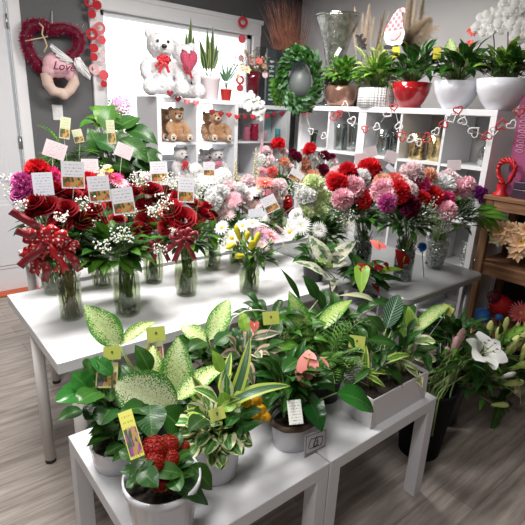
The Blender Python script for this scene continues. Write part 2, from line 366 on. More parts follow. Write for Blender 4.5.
# window
wf = MB()
wf.box(1.62, 1.72, YW-.035, YW, 1.02, 2.53, bev=.006); wf.box(3.40, 3.5, YW-.035, YW, 1.02, 2.53, bev=.006)
wf.box(1.62, 3.5, YW-.045, YW, 2.42, 2.56, bev=.01); wf.box(1.6, 3.52, YW-.055, YW-.04, 2.53, 2.575, bev=.006); wf.box(1.62, 3.5, YW-.06, YW, 1.02, 1.12, bev=.006)
wf.box(1.72, 3.40, YW+.02, YW+.09, 1.12, 1.17); wf.box(1.72, 3.40, YW+.02, YW+.09, 2.385, 2.43)
wf.box(1.72, 1.765, YW+.02, YW+.09, 1.12, 2.43); wf.box(3.355, 3.40, YW+.02, YW+.09, 1.12, 2.43)
win = struct(wf.build('window_1', white_mat))
b = MB(); b.box(1.765, 3.355, YW+.05, YW+.056, 1.17, 2.385); b.build('pane', thin_glass, win)
# outside ground and a pale shrub close to the glass
slab('trim_3', -3, 9, YW+.14, 16, -.12, -.02, mat('outside_gravel', (.6, .6, .58), .9))
def shrub(cx, cy, h, r, label):
    t = thing('garden_shrub', label, 'shrub', (cx, cy, -.02)); s = MB(); f = MB()
    for i in range(9):
        a = i*2.4; e = V((cx+math.cos(a)*r*.6, cy+math.sin(a)*r*.5, h*.75)); s.tube([(cx, cy, -.02), V((cx, cy, h*.3)).lerp(e, .4), e], [.02, .014, .006], 5)
    for i in range(420):
        a = rnd(0, 2*PI); z = rnd(.15, 1); q = r*math.sin(PI*min(z, .95)**.8)**.6*rnd(.5, 1); p = V((cx+math.cos(a)*q, cy+math.sin(a)*q, z*h)); dd = V((math.cos(a), math.sin(a), rnd(-.2, .9))).normalized()*rnd(.05, .09)
        f.leaf(p, p+dd, .05, V((0, -.5, 1)), .1, 'ovate', .2, n=3)
    s.build('stem', stem_dark, t); f.build('foliage', green_mid, t)
shrub(2.3, YW+1.3, 1.72, .35, 'green shrub outside the window behind the teddy bear cubes')

# ------------------------------------------------------------------ tables
def table(label, x0, x1, y0, y1, z, legs, mtop, mleg, th=.045, rr=.0, lr=.025):
    t = thing('table', label, 'table', ((x0+x1)/2, (y0+y1)/2, 0))
    b = MB()
    if rr:
        pts = []
        for cx, cy, a0 in ((x1-rr, y1-rr, 0), (x0+rr, y1-rr, 90), (x0+rr, y0+rr, 180), (x1-rr, y0+rr, 270)):
            for k in range(7): a = math.radians(a0+15*k); pts.append((cx+rr*math.cos(a), cy+rr*math.sin(a)))
        n = len(pts); e = .006
        cx, cy = (x0+x1)/2, (y0+y1)/2
        def ring(s_, zz): return [V((cx+(x-cx)*s_, cy+(y-cy)*s_, zz)) for x, y in pts]
        k0 = b.grid([ring(.985, z-th), ring(1, z-th+e), ring(1, z-e), ring(.99, z)], closed=True, sm=False)
        b.face([k0+i for i in range(n)][::-1], sm=False); b.face([k0+3*n+i for i in range(n)], sm=False)
    else: b.box(x0, x1, y0, y1, z-th, z, bev=.003)
    b.build('tabletop', mtop, t)
    for lx, ly in legs:
        l = MB(); l.tube([(lx, ly, .02), (lx, ly, z-th)], lr, 16); lo = l.build('leg', mleg, t)
        f = MB(); f.lathe([(.001, 0), (lr*.95, 0), (lr*.95, .02), (.001, .02)], (lx, ly, 0), 16); f.build('foot', mat('black_rubber_foot', (.02, .02, .02), .6), lo)
    return t
ZT, ZB = .745, .5
table('long white laminate table under the red rose vases', .384, 1.985, 1.575, 2.36, ZT, [(.42, 2.02), (.47, 1.66), (1.93, 1.66), (1.93, 2.28)], white_lam, leg_paint)
grey_lam = mat('grey_laminate', (.27, .28, .28), .3)
table('grey round-cornered table under the carnation vases at the right', 2.0, 2.79, 1.225, 2.36, ZT-.001, [(2.06, 1.29), (2.73, 1.29), (2.06, 2.29), (2.73, 2.29)], grey_lam, mat('grey_metal_leg', (.4, .4, .4), .4, .6), th=.04, rr=.05)
table('rear white table holding the big leafy plants behind the roses', .6, 2.76, 2.42, 3.12, ZT, [(.645, 2.70), (.645, 3.05), (2.7, 2.5), (2.7, 3.05)], white_lam, leg_paint)
def bench(label, x0, x1):
    y0, y1 = .842, 1.49
    t = thing('side_table', label, 'side table', ((x0+x1)/2, (y0+y1)/2, 0))
    m = mat('white_side_table_foil', (.72, .72, .75), .38)
    b = MB(); b.box(x0, x1, y0, y1, ZB-.052, ZB, bev=.003); b.build('tabletop', m, t)
    for lx in (x0, x1-.055):
        for ly in (y0, y1-.055): l = MB(); l.box(lx, lx+.055, ly, ly+.055, 0, ZB-.052, bev=.002); l.build('leg', m, t)
bench('low white square side table in front at left, under the kalanchoe pot', .374, 1.034)
bench('low white square side table at right under the white trough planter', 1.040, 1.698)

# ------------------------------------------------------------------ cube shelving
def cubes(label, x0, x1, y0, y1, cols, rows, axis, top, back=None):
    """cube unit; cols = inner divider positions along axis"""
    t = thing('cube_shelf', label, 'shelf unit', ((x0+x1)/2, (y0+y1)/2, 0))
    b = MB(); T = .038
    b.box(x0, x1, y0, y1, top-T, top, bev=.002); b.box(x0, x1, y0, y1, 0, .05)
    if axis == 'x': b.box(x0, x0+T, y0, y1, .05, top-T); b.box(x1-T, x1, y0, y1, .05, top-T)
    else: b.box(x0, x1, y0, y0+T, .05, top-T); b.box(x0, x1, y1-T, y1, .05, top-T)
    b.build('frame', shelf_white, t); cols = sorted(cols)
    for c, wd in cols:
        d = MB()
        if axis == 'x': d.box(c-wd/2, c+wd/2, y0+.004, y1-.004, .05, top-T)
        else: d.box(x0+.004, x1-.004, c-wd/2, c+wd/2, .05, top-T)
        d.build('divider', shelf_white, t)
    ed = [(x0 if axis == 'x' else y0)+T] + sum([[c-wd/2, c+wd/2] for c, wd in cols], []) + [(x1 if axis == 'x' else y1)-T]
    for z in rows:
        for i in range(0, len(ed), 2):
            s = MB()
            if axis == 'x': s.box(ed[i], ed[i+1], y0+.006, y1-.004, z-.018, z)
            else: s.box(x0+.006, x1-.004, ed[i], ed[i+1], z-.018, z)
            s.build('shelf', shelf_white, t)
    if back:
        s = MB()
        if axis == 'x': s.box(x0+.01, x1-.01, y1, y1+.006, .05, top-T)
        else: s.box(x1, x1+.006, y0+.01, y1-.01, .05, top-T)
        s.build('back_panel', back, t)
    return t
RW = (1.345, .985, .625, .265)
cubes('white cube shelf of teddy bears in front of the window', 1.895, 2.735, 3.75, 4.14, [(2.285, .018)], RW, 'x', 1.72)
cubes('white cube shelf in the corner right of the teddy bear cubes', 2.775, 3.5, 3.86, 4.25, [(3.14, .018)], RW, 'x', 1.70, mat('pale_back_panel', (.72, .70, .74), .5))
cubes('white cube shelf holding glass vases along the right wall', 3.0, 3.39, 1.43, 3.19, [(2.832, .018), (2.478, .076), (2.118, .018), (1.77, .018)], RW, 'y', 1.70, mat('grey_back_panel', (.48, .47, .46), .6))

# ------------------------------------------------------------------ brown wooden shelf at the right
wd_b = woodmat('brown_stained_wood', (.16, .07, .03), (.30, .15, .075), 1); wd_v = woodmat('brown_stained_post', (.17, .08, .035), (.30, .16, .08), 2)
t = thing('wooden_shelf', 'dark brown wooden display shelf at the right edge', 'shelf unit', (3.2, .8, 0))
for y in (1.36, .2):
    for x in (2.985, 3.36): p = MB(); p.box(x-.02, x+.02, y-.025, y+.025, 0, 1.165, bev=.003); p.build('post', wd_v, t)
for z in (1.19, .76, .34):
    s = MB(); s.box(2.95 if z > 1 else 2.975, 3.385, .16, 1.40 if z > 1 else 1.375, z-.025, z, bev=.003); s.box(2.96 if z > 1 else 2.98, 2.975 if z > 1 else 2.995, .2, 1.33, z-.085, z-.025); s.build('shelf_board', wd_b, t)
s = MB(); s.box(3.385, 3.395, .18, 1.38, .02, 1.16); s.build('back_panel', mat('dark_back_board', (.02, .017, .017), .7), t)

# ------------------------------------------------------------------ flower prototypes (unit diameter, facing +Z)
PR = {}
def proto(key, fn, mats):
    if key not in PR:
        mb = MB(); fn(mb); o = mb.build(key, mats); me = o.data; bpy.data.objects.remove(o); PR[key] = me
    return PR[key]
def cup(mb, phi, half, r0_, r1, h, z0, curl=.0, mi=0, n=4, m=6, ruff=0):
    rows = []; ph = rnd(0, 6)
    for i in range(n+1):
        s = i/n; row = []
        for j in range(m+1):
            t = -1+2*j/m; a = phi+t*half*(1-.25*(1-s))
            r = r0_+(r1-r0_)*s**1.3 + curl*max(0, s-.75)*2 + .012*abs(t)
            z = z0+h*s*(1-.12*t*t) - curl*max(0, s-.8)*1.2 + ruff*math.sin(t*9+ph)*s
            row.append(V((r*math.cos(a), r*math.sin(a), z)))
        rows.append(row)
    mb.grid(rows, mi, rn=(random.random(), .5))
def f_rose(mb):
    random.seed(3)
    for k, (n, ra, rb, h, z0, cu, hf) in enumerate(((2, .02, .06, .30, -.02, 0, 1.9), (3, .05, .12, .32, -.06, .01, 1.25), (4, .09, .19, .33, -.1, .03, 1.0), (5, .12, .28, .33, -.15, .06, .82), (6, .14, .37, .32, -.2, .09, .70), (7, .13, .44, .27, -.24, .12, .62))):
        for i in range(n): cup(mb, 2*PI*i/n+k*.7+rnd(-.1, .1), hf, ra, rb, h*rnd(.94, 1.06), z0, cu)
def f_carn(mb):
    random.seed(5); G = 2.39996; mb.ball((0, 0, -.02), .30, 10)
    N = 62
    for i in range(N):
        s = (i+.5)/N; th = s**.62*1.75; a = i*G; d = V((math.sin(th)*math.cos(a), math.sin(th)*math.sin(a), math.cos(th)))
        tx = d.cross(V((rnd(-1, 1), rnd(-1, 1), rnd(-1, 1)))).normalized(); o_ = d*.12 + V((0, 0, -.06)); R = rnd(.36, .44); rows = []
        w0, w1 = .05, rnd(.14, .2); rn_ = (random.random(), .5); ty = d.cross(tx)
        for q, rr in ((w0, .0), (w1*.8, .55), (w1, 1.)):
            rows.append([o_ + d*(R*rr) + tx*(q*t) + ty*(.05*math.sin(t*8+i)*rr) + d*(.035*(-1)**j*(rr > .9)) for j, t in enumerate((-1, -.66, -.33, 0, .33, .66, 1))])
        mb.grid(rows, 0, rn=rn_)
def f_mum(mb, layers=((26, .5, .02), (22, .42, .25), (18, .32, .5), (12, .2, .85)), pw=.075, cen=.09):
    random.seed(8)
    for k, (n, R, tilt) in enumerate(layers):
        for i in range(n):
            a = 2*PI*(i+.5*k)/n+rnd(-.05, .05); c, s = math.cos(a), math.sin(a); e = tilt+rnd(-.06, .1)
            d = V((c*math.cos(e), s*math.cos(e), math.sin(e))); mb.leaf(d*.05, d*R*rnd(.92, 1.04), pw, V((0, 0, 1))-V((c, s, 0))*math.sin(e), .06, 'strap', .3, 0, n=4)
    mb.ball((0, 0, .03), cen, 8, 1, (1, 1, .55))
def f_daisy(mb): f_mum(mb, ((15, .5, .03), (14, .48, .12)), .12, .13)
def f_gerb(mb): f_mum(mb, ((24, .5, .02), (22, .46, .14), (20, .3, .35), (16, .2, .6)), .07, .09)
def f_lily(mb):
    for i in range(6):
        a = i*PI/3; r = V((math.cos(a), math.sin(a), 0)); w_ = .42 if i % 2 else .56; rows = []
        for k in range(9):
            s = k/8; p = r*(.04+.5*s**1.5) + V((0, 0, -.35+.5*s-.28*max(0, s-.5)**1.5*2)); tn = V((-r.y, r.x, 0)); wd = w_/2*math.sin(PI*min(.99, s*.9+.08))**.7
            rows.append([p+tn*(wd*t)+(r*-.1+V((0, 0, 1)))*(.05*abs(t)*(1-s)) + V((0, 0, .012*math.sin(s*14+t*2)*abs(t))) for t in (-1, -.5, 0, .5, 1)])
        mb.grid(rows, 0, rn=(random.random(), .5))
        st = r*.1; mb.tube([(0, 0, -.3), st*.8+V((0, 0, -.05)), st*1.6+V((0, 0, .14))], .007, 4, 2); mb.ball(st*1.6+V((0, 0, .15)), .03, 6, 1, (1.6, .5, .4))
    mb.tube([(0, 0, -.3), (0, 0, .2)], .01, 4, 2)
def f_bud(mb):                                   # closed lily bud, long axis Z
    mb.lathe([(.001, -.5), (.06, -.47), (.10, -.3), (.13, 0), (.15, .2), (.11, .38), (.05, .48), (.001, .5)], n=12, wob=lambda a, z: .10*math.cos(3*a))
def f_spathe(mb):                                # anthurium
    mb.leaf((0, -.35, 0), (0, .5, .05), .86, (0, 0, 1), .05, 'heart', .12, 0, n=9); mb.tube([(0, -.25, .03), (0, -.1, .2), (0, .02, .36)], [.035, .03, .018], 8, 1)
def f_orchid(mb):
    for a, w_, L_ in ((90, .36, .48), (210, .34, .46), (330, .34, .46)): c, s = math.cos(math.radians(a)), math.sin(math.radians(a)); mb.leaf((0, 0, 0), (c*L_, s*L_, -.03), w_, (0, 0, 1), .05, 'round', .15, 0, n=5)
    for a in (12, 168): c, s = math.cos(math.radians(a)), math.sin(math.radians(a)); mb.leaf((c*.02, s*.02, .02), (c*.5, s*.5, .03), .52, (0, 0, 1), .05, 'round', .15, 0, n=5)
    mb.leaf((0, 0, .03), (0, -.2, .14), .16, (0, 0, 1), .1, 'heart', .4, 0, n=4); mb.ball((0, 0, .04), .03, 6, 1)
def f_poin(mb):
    random.seed(4)
    for k, (n, R, t_) in enumerate(((6, .5, .05), (6, .4, .3), (5, .26, .6))):
        for i in range(n): a = 2*PI*i/n+k*.5; d = V((math.cos(a)*math.cos(t_), math.sin(a)*math.cos(t_), math.sin(t_))); mb.leaf(d*.03, d*R, .25, (0, 0, 1), .08, 'lance', .35, 0, n=5)
    for i in range(6): a = i; mb.ball((math.cos(a)*.05, math.sin(a)*.05, .07), .03, 6, 1)
def f_cluster(mb):                               # kalanchoe head: many four-petalled florets
    random.seed(6); mb.ball((0, 0, .03), .36, 8, 2, (1, 1, .7))
    for i in range(46):
        s = (i+.5)/46; th = s**.5*1.25; a = i*2.39996; d = V((math.sin(th)*math.cos(a), math.sin(th)*math.sin(a), math.cos(th)*.75)); c = d*.42
        x = d.orthogonal().normalized(); y = d.cross(x).normalized()
        for q in range(4): e = (x*math.cos(q*PI/2+i)+y*math.sin(q*PI/2+i)); mb.leaf(c, c+e*.12+d*.02, .085, d, .1, 'round', .2, 0, n=3)
        mb.octa(c+d*.012, .012, 1)
def f_hyd(mb):
    random.seed(9)
    for i in range(110):
        s = (i+.5)/110; th = s*2.1; a = i*2.39996; d = V((math.sin(th)*math.cos(a), math.sin(th)*math.sin(a), math.cos(th))); c = d*.42*rnd(.94, 1.05)
        x = d.orthogonal().normalized(); y = d.cross(x).normalized()
        for q in range(4): e = (x*math.cos(q*PI/2+i)+y*math.sin(q*PI/2+i)); mb.leaf(c, c+e*.08, .07, d, .05, 'round', .2, 0, n=2)
yel = mat('yellow_flower_eye', (.75, .50, .04), .7); yg = mat('green_flower_eye', (.45, .5, .08), .7); drk = mat('dark_anther', (.13, .03, .01), .7)
PC = {'red': ((.16, .001, .004), (.36, .005, .012)), 'crimson': ((.10, .001, .003), (.27, .003, .010)), 'cred': ((.50, .006, .012), (.72, .02, .03)), 'burg': ((.06, .002, .012), (.16, .005, .03)),
      'pink': ((.86, .34, .44), (.95, .60, .68)), 'hot': ((.65, .03, .16), (.80, .07, .25)), 'blush': ((.92, .64, .68), (.95, .82, .84)), 'white': ((.90, .90, .84), (.94, .94, .95)), 'silk': ((.78, .78, .74), (.84, .84, .85)), 'lilac': ((.55, .15, .40), (.85, .62, .80)),
      'peach': ((.80, .28, .15), (.86, .50, .35)), 'coral': ((.80, .12, .12), (.88, .24, .22)), 'lime': ((.55, .70, .28), (.80, .88, .55)), 'purple': ((.10, .005, .12), (.28, .03, .26)), 'mauve': ((.50, .05, .25), (.62, .12, .38)),
      'yellow': ((.62, .58, .04), (.85, .72, .03)), 'orange': ((.90, .50, .01), (.92, .60, .02)), 'cream': ((.75, .68, .40), (.85, .78, .60)), 'apricot': ((.70, .35, .18), (.88, .66, .42)), 'blue': ((.02, .16, .62), (.08, .32, .80)), 'salmon': ((.80, .25, .22), (.90, .42, .38)), 'bud': ((.42, .55, .12), (.75, .76, .34)), 'dustypink': ((.50, .28, .26), (.62, .38, .38)), 'brick': ((.20, .002, .003), (.40, .010, .010))}
KIND = {'rose': (f_rose, None), 'carn': (f_carn, None), 'mum': (f_mum, yg), 'daisy': (f_daisy, yel), 'gerb': (f_gerb, yel), 'lily': (f_lily, drk), 'bud': (f_bud, None), 'spathe': (f_spathe, yg), 'orchid': (f_orchid, yel), 'poin': (f_poin, yel), 'cluster': (f_cluster, yel), 'hyd': (f_hyd, None)}
FULL = {'rose': 'rose', 'carn': 'carnation', 'mum': 'chrysanthemum', 'daisy': 'daisy', 'gerb': 'gerbera', 'lily': 'lily', 'bud': 'lily_bud', 'spathe': 'anthurium_flower', 'orchid': 'orchid_flower', 'poin': 'poinsettia', 'cluster': 'flower_cluster', 'hyd': 'hydrangea'}
def bloom(kind, colr, parent, loc, d, size, roll=None):
    fn, c2 = KIND[kind]; pm = petalmat('petal_'+colr, *PC[colr]); me = proto(kind+'_'+colr, fn, [pm, c2 or pm, stem_pale])
    return inst(me, FULL[kind], parent, loc, aim(d, rnd(0, 6) if roll is None else roll), size)

def flat_card(name, parent, c, w_, h_, face, tilt=0, m=CARD, pick=None, th=.0016):
    if name == 'gift_card': w_, h_ = w_*.86, h_*.88
    """printed card of real thickness, facing `face`, rolled by tilt, with its plastic pick"""
    c = V(c); n = V(face).normalized(); x = V((0, 0, 1)).cross(n).normalized(); y = n.cross(x)
    ct, s_ = math.cos(tilt), math.sin(tilt); x, y = x*ct+y*s_, y*ct-x*s_
    b = MB(); q = [c-x*w_/2-y*h_/2, c+x*w_/2-y*h_/2, c+x*w_/2+y*h_/2, c-x*w_/2+y*h_/2]
    b.v = [tuple(p+n*th/2) for p in q]+[tuple(p-n*th/2) for p in q]; uv = [(0, 0), (1, 0), (1, 1), (0, 1)]
    b.face((0, 1, 2, 3), uv, sm=False); b.face((7, 6, 5, 4), uv, sm=False)
    for i in range(4): j = (i+1) % 4; b.face((i, i+4, j+4, j), sm=False)
    o = b.build(name, m, parent)
    if pick is not None:
        p = MB(); e = c-y*h_/2; p.tube([e+y*.02-n*.003, e-n*.004, V(pick)], .0016, 5); p.build('card_pick', mat('clear_plastic_pick', (.6, .7, .6), .3), o)
    return o
def vase(kind, parent, x, y, z, h, r, gm=glass, wh=.6):
    """thick-walled glass vase with its water"""
    P = {'gather': [(.84, 0), (.90, .03), (1.0, .25), (1.04, .5), (1.0, .74), (.88, .87), (.86, .92), (.98, 1.0)], 'cyl': [(.78, 0), (.82, .02), (.86, .5), (.86, .86), (.80, .92), (.92, 1.0)],
         'urn': [(.60, 0), (.66, .03), (.84, .35), (.98, .66), (1.0, .8), (.92, .93), (1.0, 1.0)], 'bottle': [(.80, 0), (.92, .05), (1.0, .3), (.86, .55), (.48, .72), (.42, .85), (.62, 1.0)]}[kind]
    pr = [(.001, 0)]+[(a*r, b*h) for a, b in P]; inner = [(a*r-.0035, max(b*h, .012)) for a, b in P][::-1]+[(.001, .012)]
    b = MB(); b.lathe(pr+inner, (x, y, z), 28); o = b.build('glass_vase', gm, parent)
    if wh:
        wp = [(a*r-.005, max(b_*h, .014)) for a, b_ in P if b_ <= wh]; lr = wp[-1][0]; b = MB(); b.lathe([(.001, .014)]+wp+[(lr, wh*h), (.001, wh*h)], (x, y, z), 24); b.build('water', water, parent)
    return o
def puffs(mb, c, R, n, r=.0045, st=None, smb=None):
    """baby's breath: tiny white florets on hair-thin stems"""
    for i in range(n):
        d = V((rnd(-1, 1), rnd(-1, 1), rnd(-.7, 1))); p = V(c)+d*R
        mb.octa(p, r*rnd(.7, 1.3))
        if smb is not None and i % 3 == 0: smb.tube([V(st) if st and i % 9 == 0 else V(c)-V((0, 0, R*.6)), p], .0008, 3, cap=False)
def bouquet(name, label, base, h, r, blooms, vk='gather', gm=glass, green=(green_dark, green_mid), nleaf=60, gR=.13, cards=(), puffs_=(), group=None, lean=(0, 0), leafL=(.05, .11), head=None, tall=(), wh=.6, zt=ZT, nst=16, stemm=None, lshape='ovate', lw=.42):
    """glass vase, stems, greens and every bloom; blooms = (kind, colour, px, py, dy, size)"""
    group = group or {'rose_bouquet': 'red rose vases on the white table', 'mixed_bouquet': 'mixed bouquets around the roses', 'carnation_bouquet': 'carnation bouquets at the back and right'}.get(name)
    x, y = base; t = thing(name, label, 'flower arrangement', (x, y, zt), group)
    vase(vk, t, x, y, zt, h, r, gm, wh); neck = V((x, y, zt+h*.95)); S = MB(); rs = random.Random(hash(label) % 999 if False else len(label)*7)
    pts = []
    for b_ in blooms:
        p = onY(b_[2], b_[3], y+b_[4]); pts.append((p, b_))
    ctr = sum((p for p, _ in pts), V((0, 0, 0)))/max(1, len(pts)); ctr.z -= .10
    if head: ctr = V(head)
    for p, b_ in pts:
        d = (p-ctr).normalized()*.8 + V((-.3, -.42, .35))*(.9 if b_[0] not in ('bud',) else .2)
        bloom(b_[0], b_[1], t, p, d, b_[5]*(1.14 if name in ('mixed_bouquet', 'chrysanthemum_bouquet') else 1))
        q = neck+V((rnd(-1, 1), rnd(-1, 1), 0))*r*.4; S.tube([q, q.lerp(p, .5)+V((0, 0, .01)), p-d.normalized()*b_[5]*.2], .0025, 5)
    for i in range(int(nst*1.25)):                   # stems crossing inside the glass
        a = rnd(0, 6.28); e = V((x, y, zt+.016))+V((math.cos(a), math.sin(a), 0))*r*rnd(.15, .80); a2 = rnd(0, 6.28); f_ = neck+V((math.cos(a2), math.sin(a2), 0))*r*rnd(.1, .62)
        S.tube([e, e.lerp(f_, .5)+V((rnd(-.004, .004), rnd(-.004, .004), 0)), f_, f_+V((-math.cos(a)*.02, -math.sin(a)*.02, .05))], rnd(.0022, .0036), 5)
    S.build('stems', stemm or stem_green, t)
    L_ = MB(); hc = ctr.lerp(neck, .35)
    for i in range(nleaf):
        a = rnd(0, 6.28); e = rnd(-.35, .95); d = V((math.cos(a)*math.cos(e), math.sin(a)*math.cos(e), math.sin(e))); st = hc+V((d.x, d.y, d.z*.8))*gR*rnd(.25, .75); ln = rnd(*leafL)
        L_.leaf(st, st+(d+V((0, 0, rnd(-.4, .3)))).normalized()*ln, ln*lw*rnd(.8, 1.2), V((0, 0, 1))+d*.3, rnd(.02, .2), lshape, .25, mi=0 if random.random() < .6 else 1, wave=.02)
    L_.build('foliage', list(green), t)
    if puffs_:
        Pm = MB(); Sm = MB()
        for px, py, dy, R, n in puffs_: puffs(Pm, onY(px, py, y+dy), R, n, st=neck, smb=Sm)
        stuff(Pm.build('baby_breath', mat('tiny_white_florets', (.85, .85, .80), .7), t)); Sm.build('baby_breath_stems', stem_pale, t)
    for c in cards:                                 # (px, py, dy, w, h, tilt, mat)
        p = onY(c[0], c[1], y+c[2]); flat_card('gift_card', t, p, c[3], c[4], CAM-p+V((rnd(-.2, .2), 0, .1)), c[5], c[6] if len(c) > 6 else CARD, pick=neck.lerp(p, .3))
    for k in tall: k(t, neck)
    return t
def snaps(colm, spots):
    def fn(t, neck):
        for px, py, dy, ln in spots:
            p = onY(px, py, ORG[t.name].y+dy); b = MB(); base = p-V((0, 0, ln)); b.tube([neck, base, p], [.003, .0025, .001], 5, 1)
            for i in range(30):
                s = i/29; q = base.lerp(p, s); a = i*2.4; rr = .009*(1-s)+.003; b.ball(q+V((math.cos(a), math.sin(a), .2))*rr, rr*.55+.0015, 6, 0, rn=(random.random(), .5))
            b.build('flower_spike', [colm, stem_pale], t)
    return fn
def bow(parent, c, s, m, face=(-.45, -.8, .2), name='ribbon_bow'):
    """ribbon bow: loops, tails and knot, real width"""
    c = V(c); n = V(face).normalized(); x = V((0, 0, 1)).cross(n).normalized(); y = n.cross(x); b = MB()
    for a, L_ in ((.25, 1), (PI-.25, 1), (.9, .8), (PI-.9, .8), (-.3, .75), (PI+.3, .75), (1.6, .6)):
        d = x*math.cos(a)+y*math.sin(a); e = n.cross(d); rows = []
        for k in range(13):
            t_ = k/12*2*PI; r_ = math.sin(t_/2)*L_*s; o_ = math.sin(t_)*s*.32; w_ = s*.2*(.35+.65*math.sin(t_/2))
            rows.append([c+d*r_+n*(o_*.6+s*.12)+e*(o_*.5+w_*q) for q in (-1, 0, 1)])
        b.grid(rows)
    for a, L_ in ((-1.1, 1.5), (-2.0, 1.6), (-2.6, 1.35)):
        d = x*math.cos(a)+y*math.sin(a); e = n.cross(d); rows = []
        for k in range(9): t_ = k/8; rows.append([c+d*(L_*s*t_)+n*(s*.15*math.sin(t_*5))+e*(s*.19*(.4+.6*min(1, t_*3))*q)+V((0, 0, -.15*s*t_*t_))+d*(s*.12*(abs(q)) if k == 8 else 0) for q in (-1, 0, 1)])
        b.grid(rows)
    b.ball(c+n*s*.15, s*.17, 8)
    return b.build(name, m, parent, solid=.001)
def dotmat(name, c, dot, sc=62):
    if name in MC: return MC[name]
    m, nt, N, L, b = new_mat(name); tc = N.new('ShaderNodeTexCoord'); v = N.new('ShaderNodeTexVoronoi'); v.inputs['Scale'].default_value = sc; v.inputs['Randomness'].default_value = .25
    L.new(tc.outputs['Object'], v.inputs[0]); r = N.new('ShaderNodeMapRange'); L.new(v.outputs['Distance'], r.inputs[0]); r.inputs[1].default_value = .24; r.inputs[2].default_value = .29
    L.new(mixc(N, L, r.outputs[0], dot, c), b.inputs['Base Color']); b.inputs['Roughness'].default_value = .35; MC[name] = m; return m
red_satin = mat('dark_red_satin', (.24, .005, .014), .35, sheen=.3); dots = dotmat('red_polka_dot_ribbon', (.48, .012, .018), (.85, .75, .75))

# ---- red rose vases on the white table
RL = ('rose', 'crimson'); RR = ('rose', 'red')
def rs(c, *pts): return [('rose', c, *p) for p in pts]
t = bouquet('rose_bouquet', 'dozen dark red roses with a big red polka dot bow in the front left vase', (.55, 1.935), .20, .056,
    rs('crimson', (46, 206, 0, .105), (70, 194, .02, .10), (56, 189, .06, .10), (81, 219, -.03, .11), (88, 197, .03, .09), (34, 201, 0, .085), (60, 222, -.05, .10), (66, 208, -.04, .10), (88, 262, -.02, .07), (30, 214, .0, .07), (48, 186, .08, .08), (94, 212, .02, .085)),
    vk='cyl', cards=[(73, 175, -.02, .10, .12, -.05), (43, 184, .0, .085, .10, .04, CARD_WHITE)], puffs_=[(82, 205, -.04, .03, 45), (61, 218, -.1, .025, 35), (30, 226, -.02, .02, 25), (75, 238, -.06, .02, 20), (95, 224, -.05, .02, 20), (22, 205, 0, .02, 18)], nleaf=60, gR=.13, leafL=(.06, .12), nst=20, stemm=mat('brown_green_stem', (.22, .17, .07), .5, var=.4, vscale=30))
bow(t, onY(47, 240, 1.84), .082, dots, (-.5, -.85, .1)); bow(t, onY(36, 254, 1.86), .05, dots, (-.7, -.6, 0)); bow(t, onY(64, 248, 1.85), .06, dots, (-.3, -.9, 0))
for (a, c_) in (((45, 240), (21, 268)), ((40, 228), (12, 212)), ((36, 236), (18, 232)), ((44, 262), (47, 283)), ((70, 255), (82, 272))):
    b = MB(); A, B = onY(*a, 1.84), onY(*c_, 1.82); rows = []
    for k in range(7): s = k/6; p = A.lerp(B, s)+V((0, -.02*math.sin(s*5), .0)); sd = (B-A).cross(V((-.4, -.9, 0))).normalized(); rows.append([p+sd*.015*q for q in (-1, 0, 1)])
    b.grid(rows); b.build('ribbon_tail', red_satin, t, solid=.001)
bouquet('rose_bouquet', 'very leafy vase with few roses, just right of the polka dot bow', (.765, 1.845), .225, .058,
    rs('red', (95, 208, .06, .09), (100, 222, .05, .08), (118, 218, .07, .08), (104, 242, .03, .07)), vk='gather', nleaf=100, gR=.14, leafL=(.07, .13), green=(green_mid, green_dark), lw=.55,
    cards=[(99, 189, -.02, .095, .115, .08), (123, 201, -.06, .10, .12, .12)], puffs_=[(120, 236, -.10, .035, 55), (103, 248, -.1, .03, 35), (128, 240, -.08, .02, 25), (100, 200, 0, .03, 30)], nst=24)
bouquet('rose_bouquet', 'short glass vase of red roses behind the leafy vase', (.80, 2.235), .19, .052,
    rs('red', (93, 206, .0, .09), (112, 205, .0, .08), (80, 190, .02, .08)), nleaf=50, gR=.12, puffs_=[(105, 198, 0, .03, 40)], nst=16)
t = bouquet('rose_bouquet', 'red roses with burgundy satin ribbon and baby breath in the rear centre vase', (1.045, 2.155), .20, .052,
    rs('crimson', (151, 189, 0, .12), (160, 200, -.02, .10), (143, 204, .0, .10), (146, 222, -.06, .12), (134, 192, .03, .09), (166, 190, .04, .09), (137, 232, -.05, .085)), nleaf=60, gR=.14,
    cards=[(159, 172, .04, .10, .12, .05)], puffs_=[(141, 180, .02, .04, 60), (130, 212, -.03, .03, 40), (158, 232, -.09, .035, 55), (150, 210, -.08, .02, 25), (174, 186, .02, .03, 35), (165, 180, 0, .02, 20)], nst=18)
bow(t, onY(160, 243, 2.04), .06, red_satin)
t = bouquet('rose_bouquet', 'open red roses tied with sheer burgundy ribbon in the middle vase', (1.10, 1.91), .215, .056,
    rs('red', (170, 208, 0, .12), (183, 218, -.05, .125), (166, 226, -.03, .09), (203, 213, .02, .10), (193, 203, .05, .09), (176, 196, .06, .09), (192, 230, -.03, .08), (209, 216, .03, .08)), nleaf=60, gR=.14,
    cards=[(186, 190, -.02, .085, .13, -.02)], puffs_=[(163, 203, -.03, .04, 55), (172, 232, -.08, .02, 20), (155, 213, -.02, .03, 40), (160, 250, -.07, .03, 40), (200, 196, 0, .02, 20)], nst=24)
bow(t, onY(184, 238, 1.81), .066, red_satin)
bouquet('rose_bouquet', 'small rose vase half hidden, just left of the yellow lily vase', (1.42, 2.165), .17, .048,
    rs('red', (206, 206, 0, .08), (200, 218, -.02, .08), (212, 214, .0, .075)), nleaf=60, gR=.13, green=(green_dark, green_mid), puffs_=[(212, 205, 0, .03, 35)], nst=18)
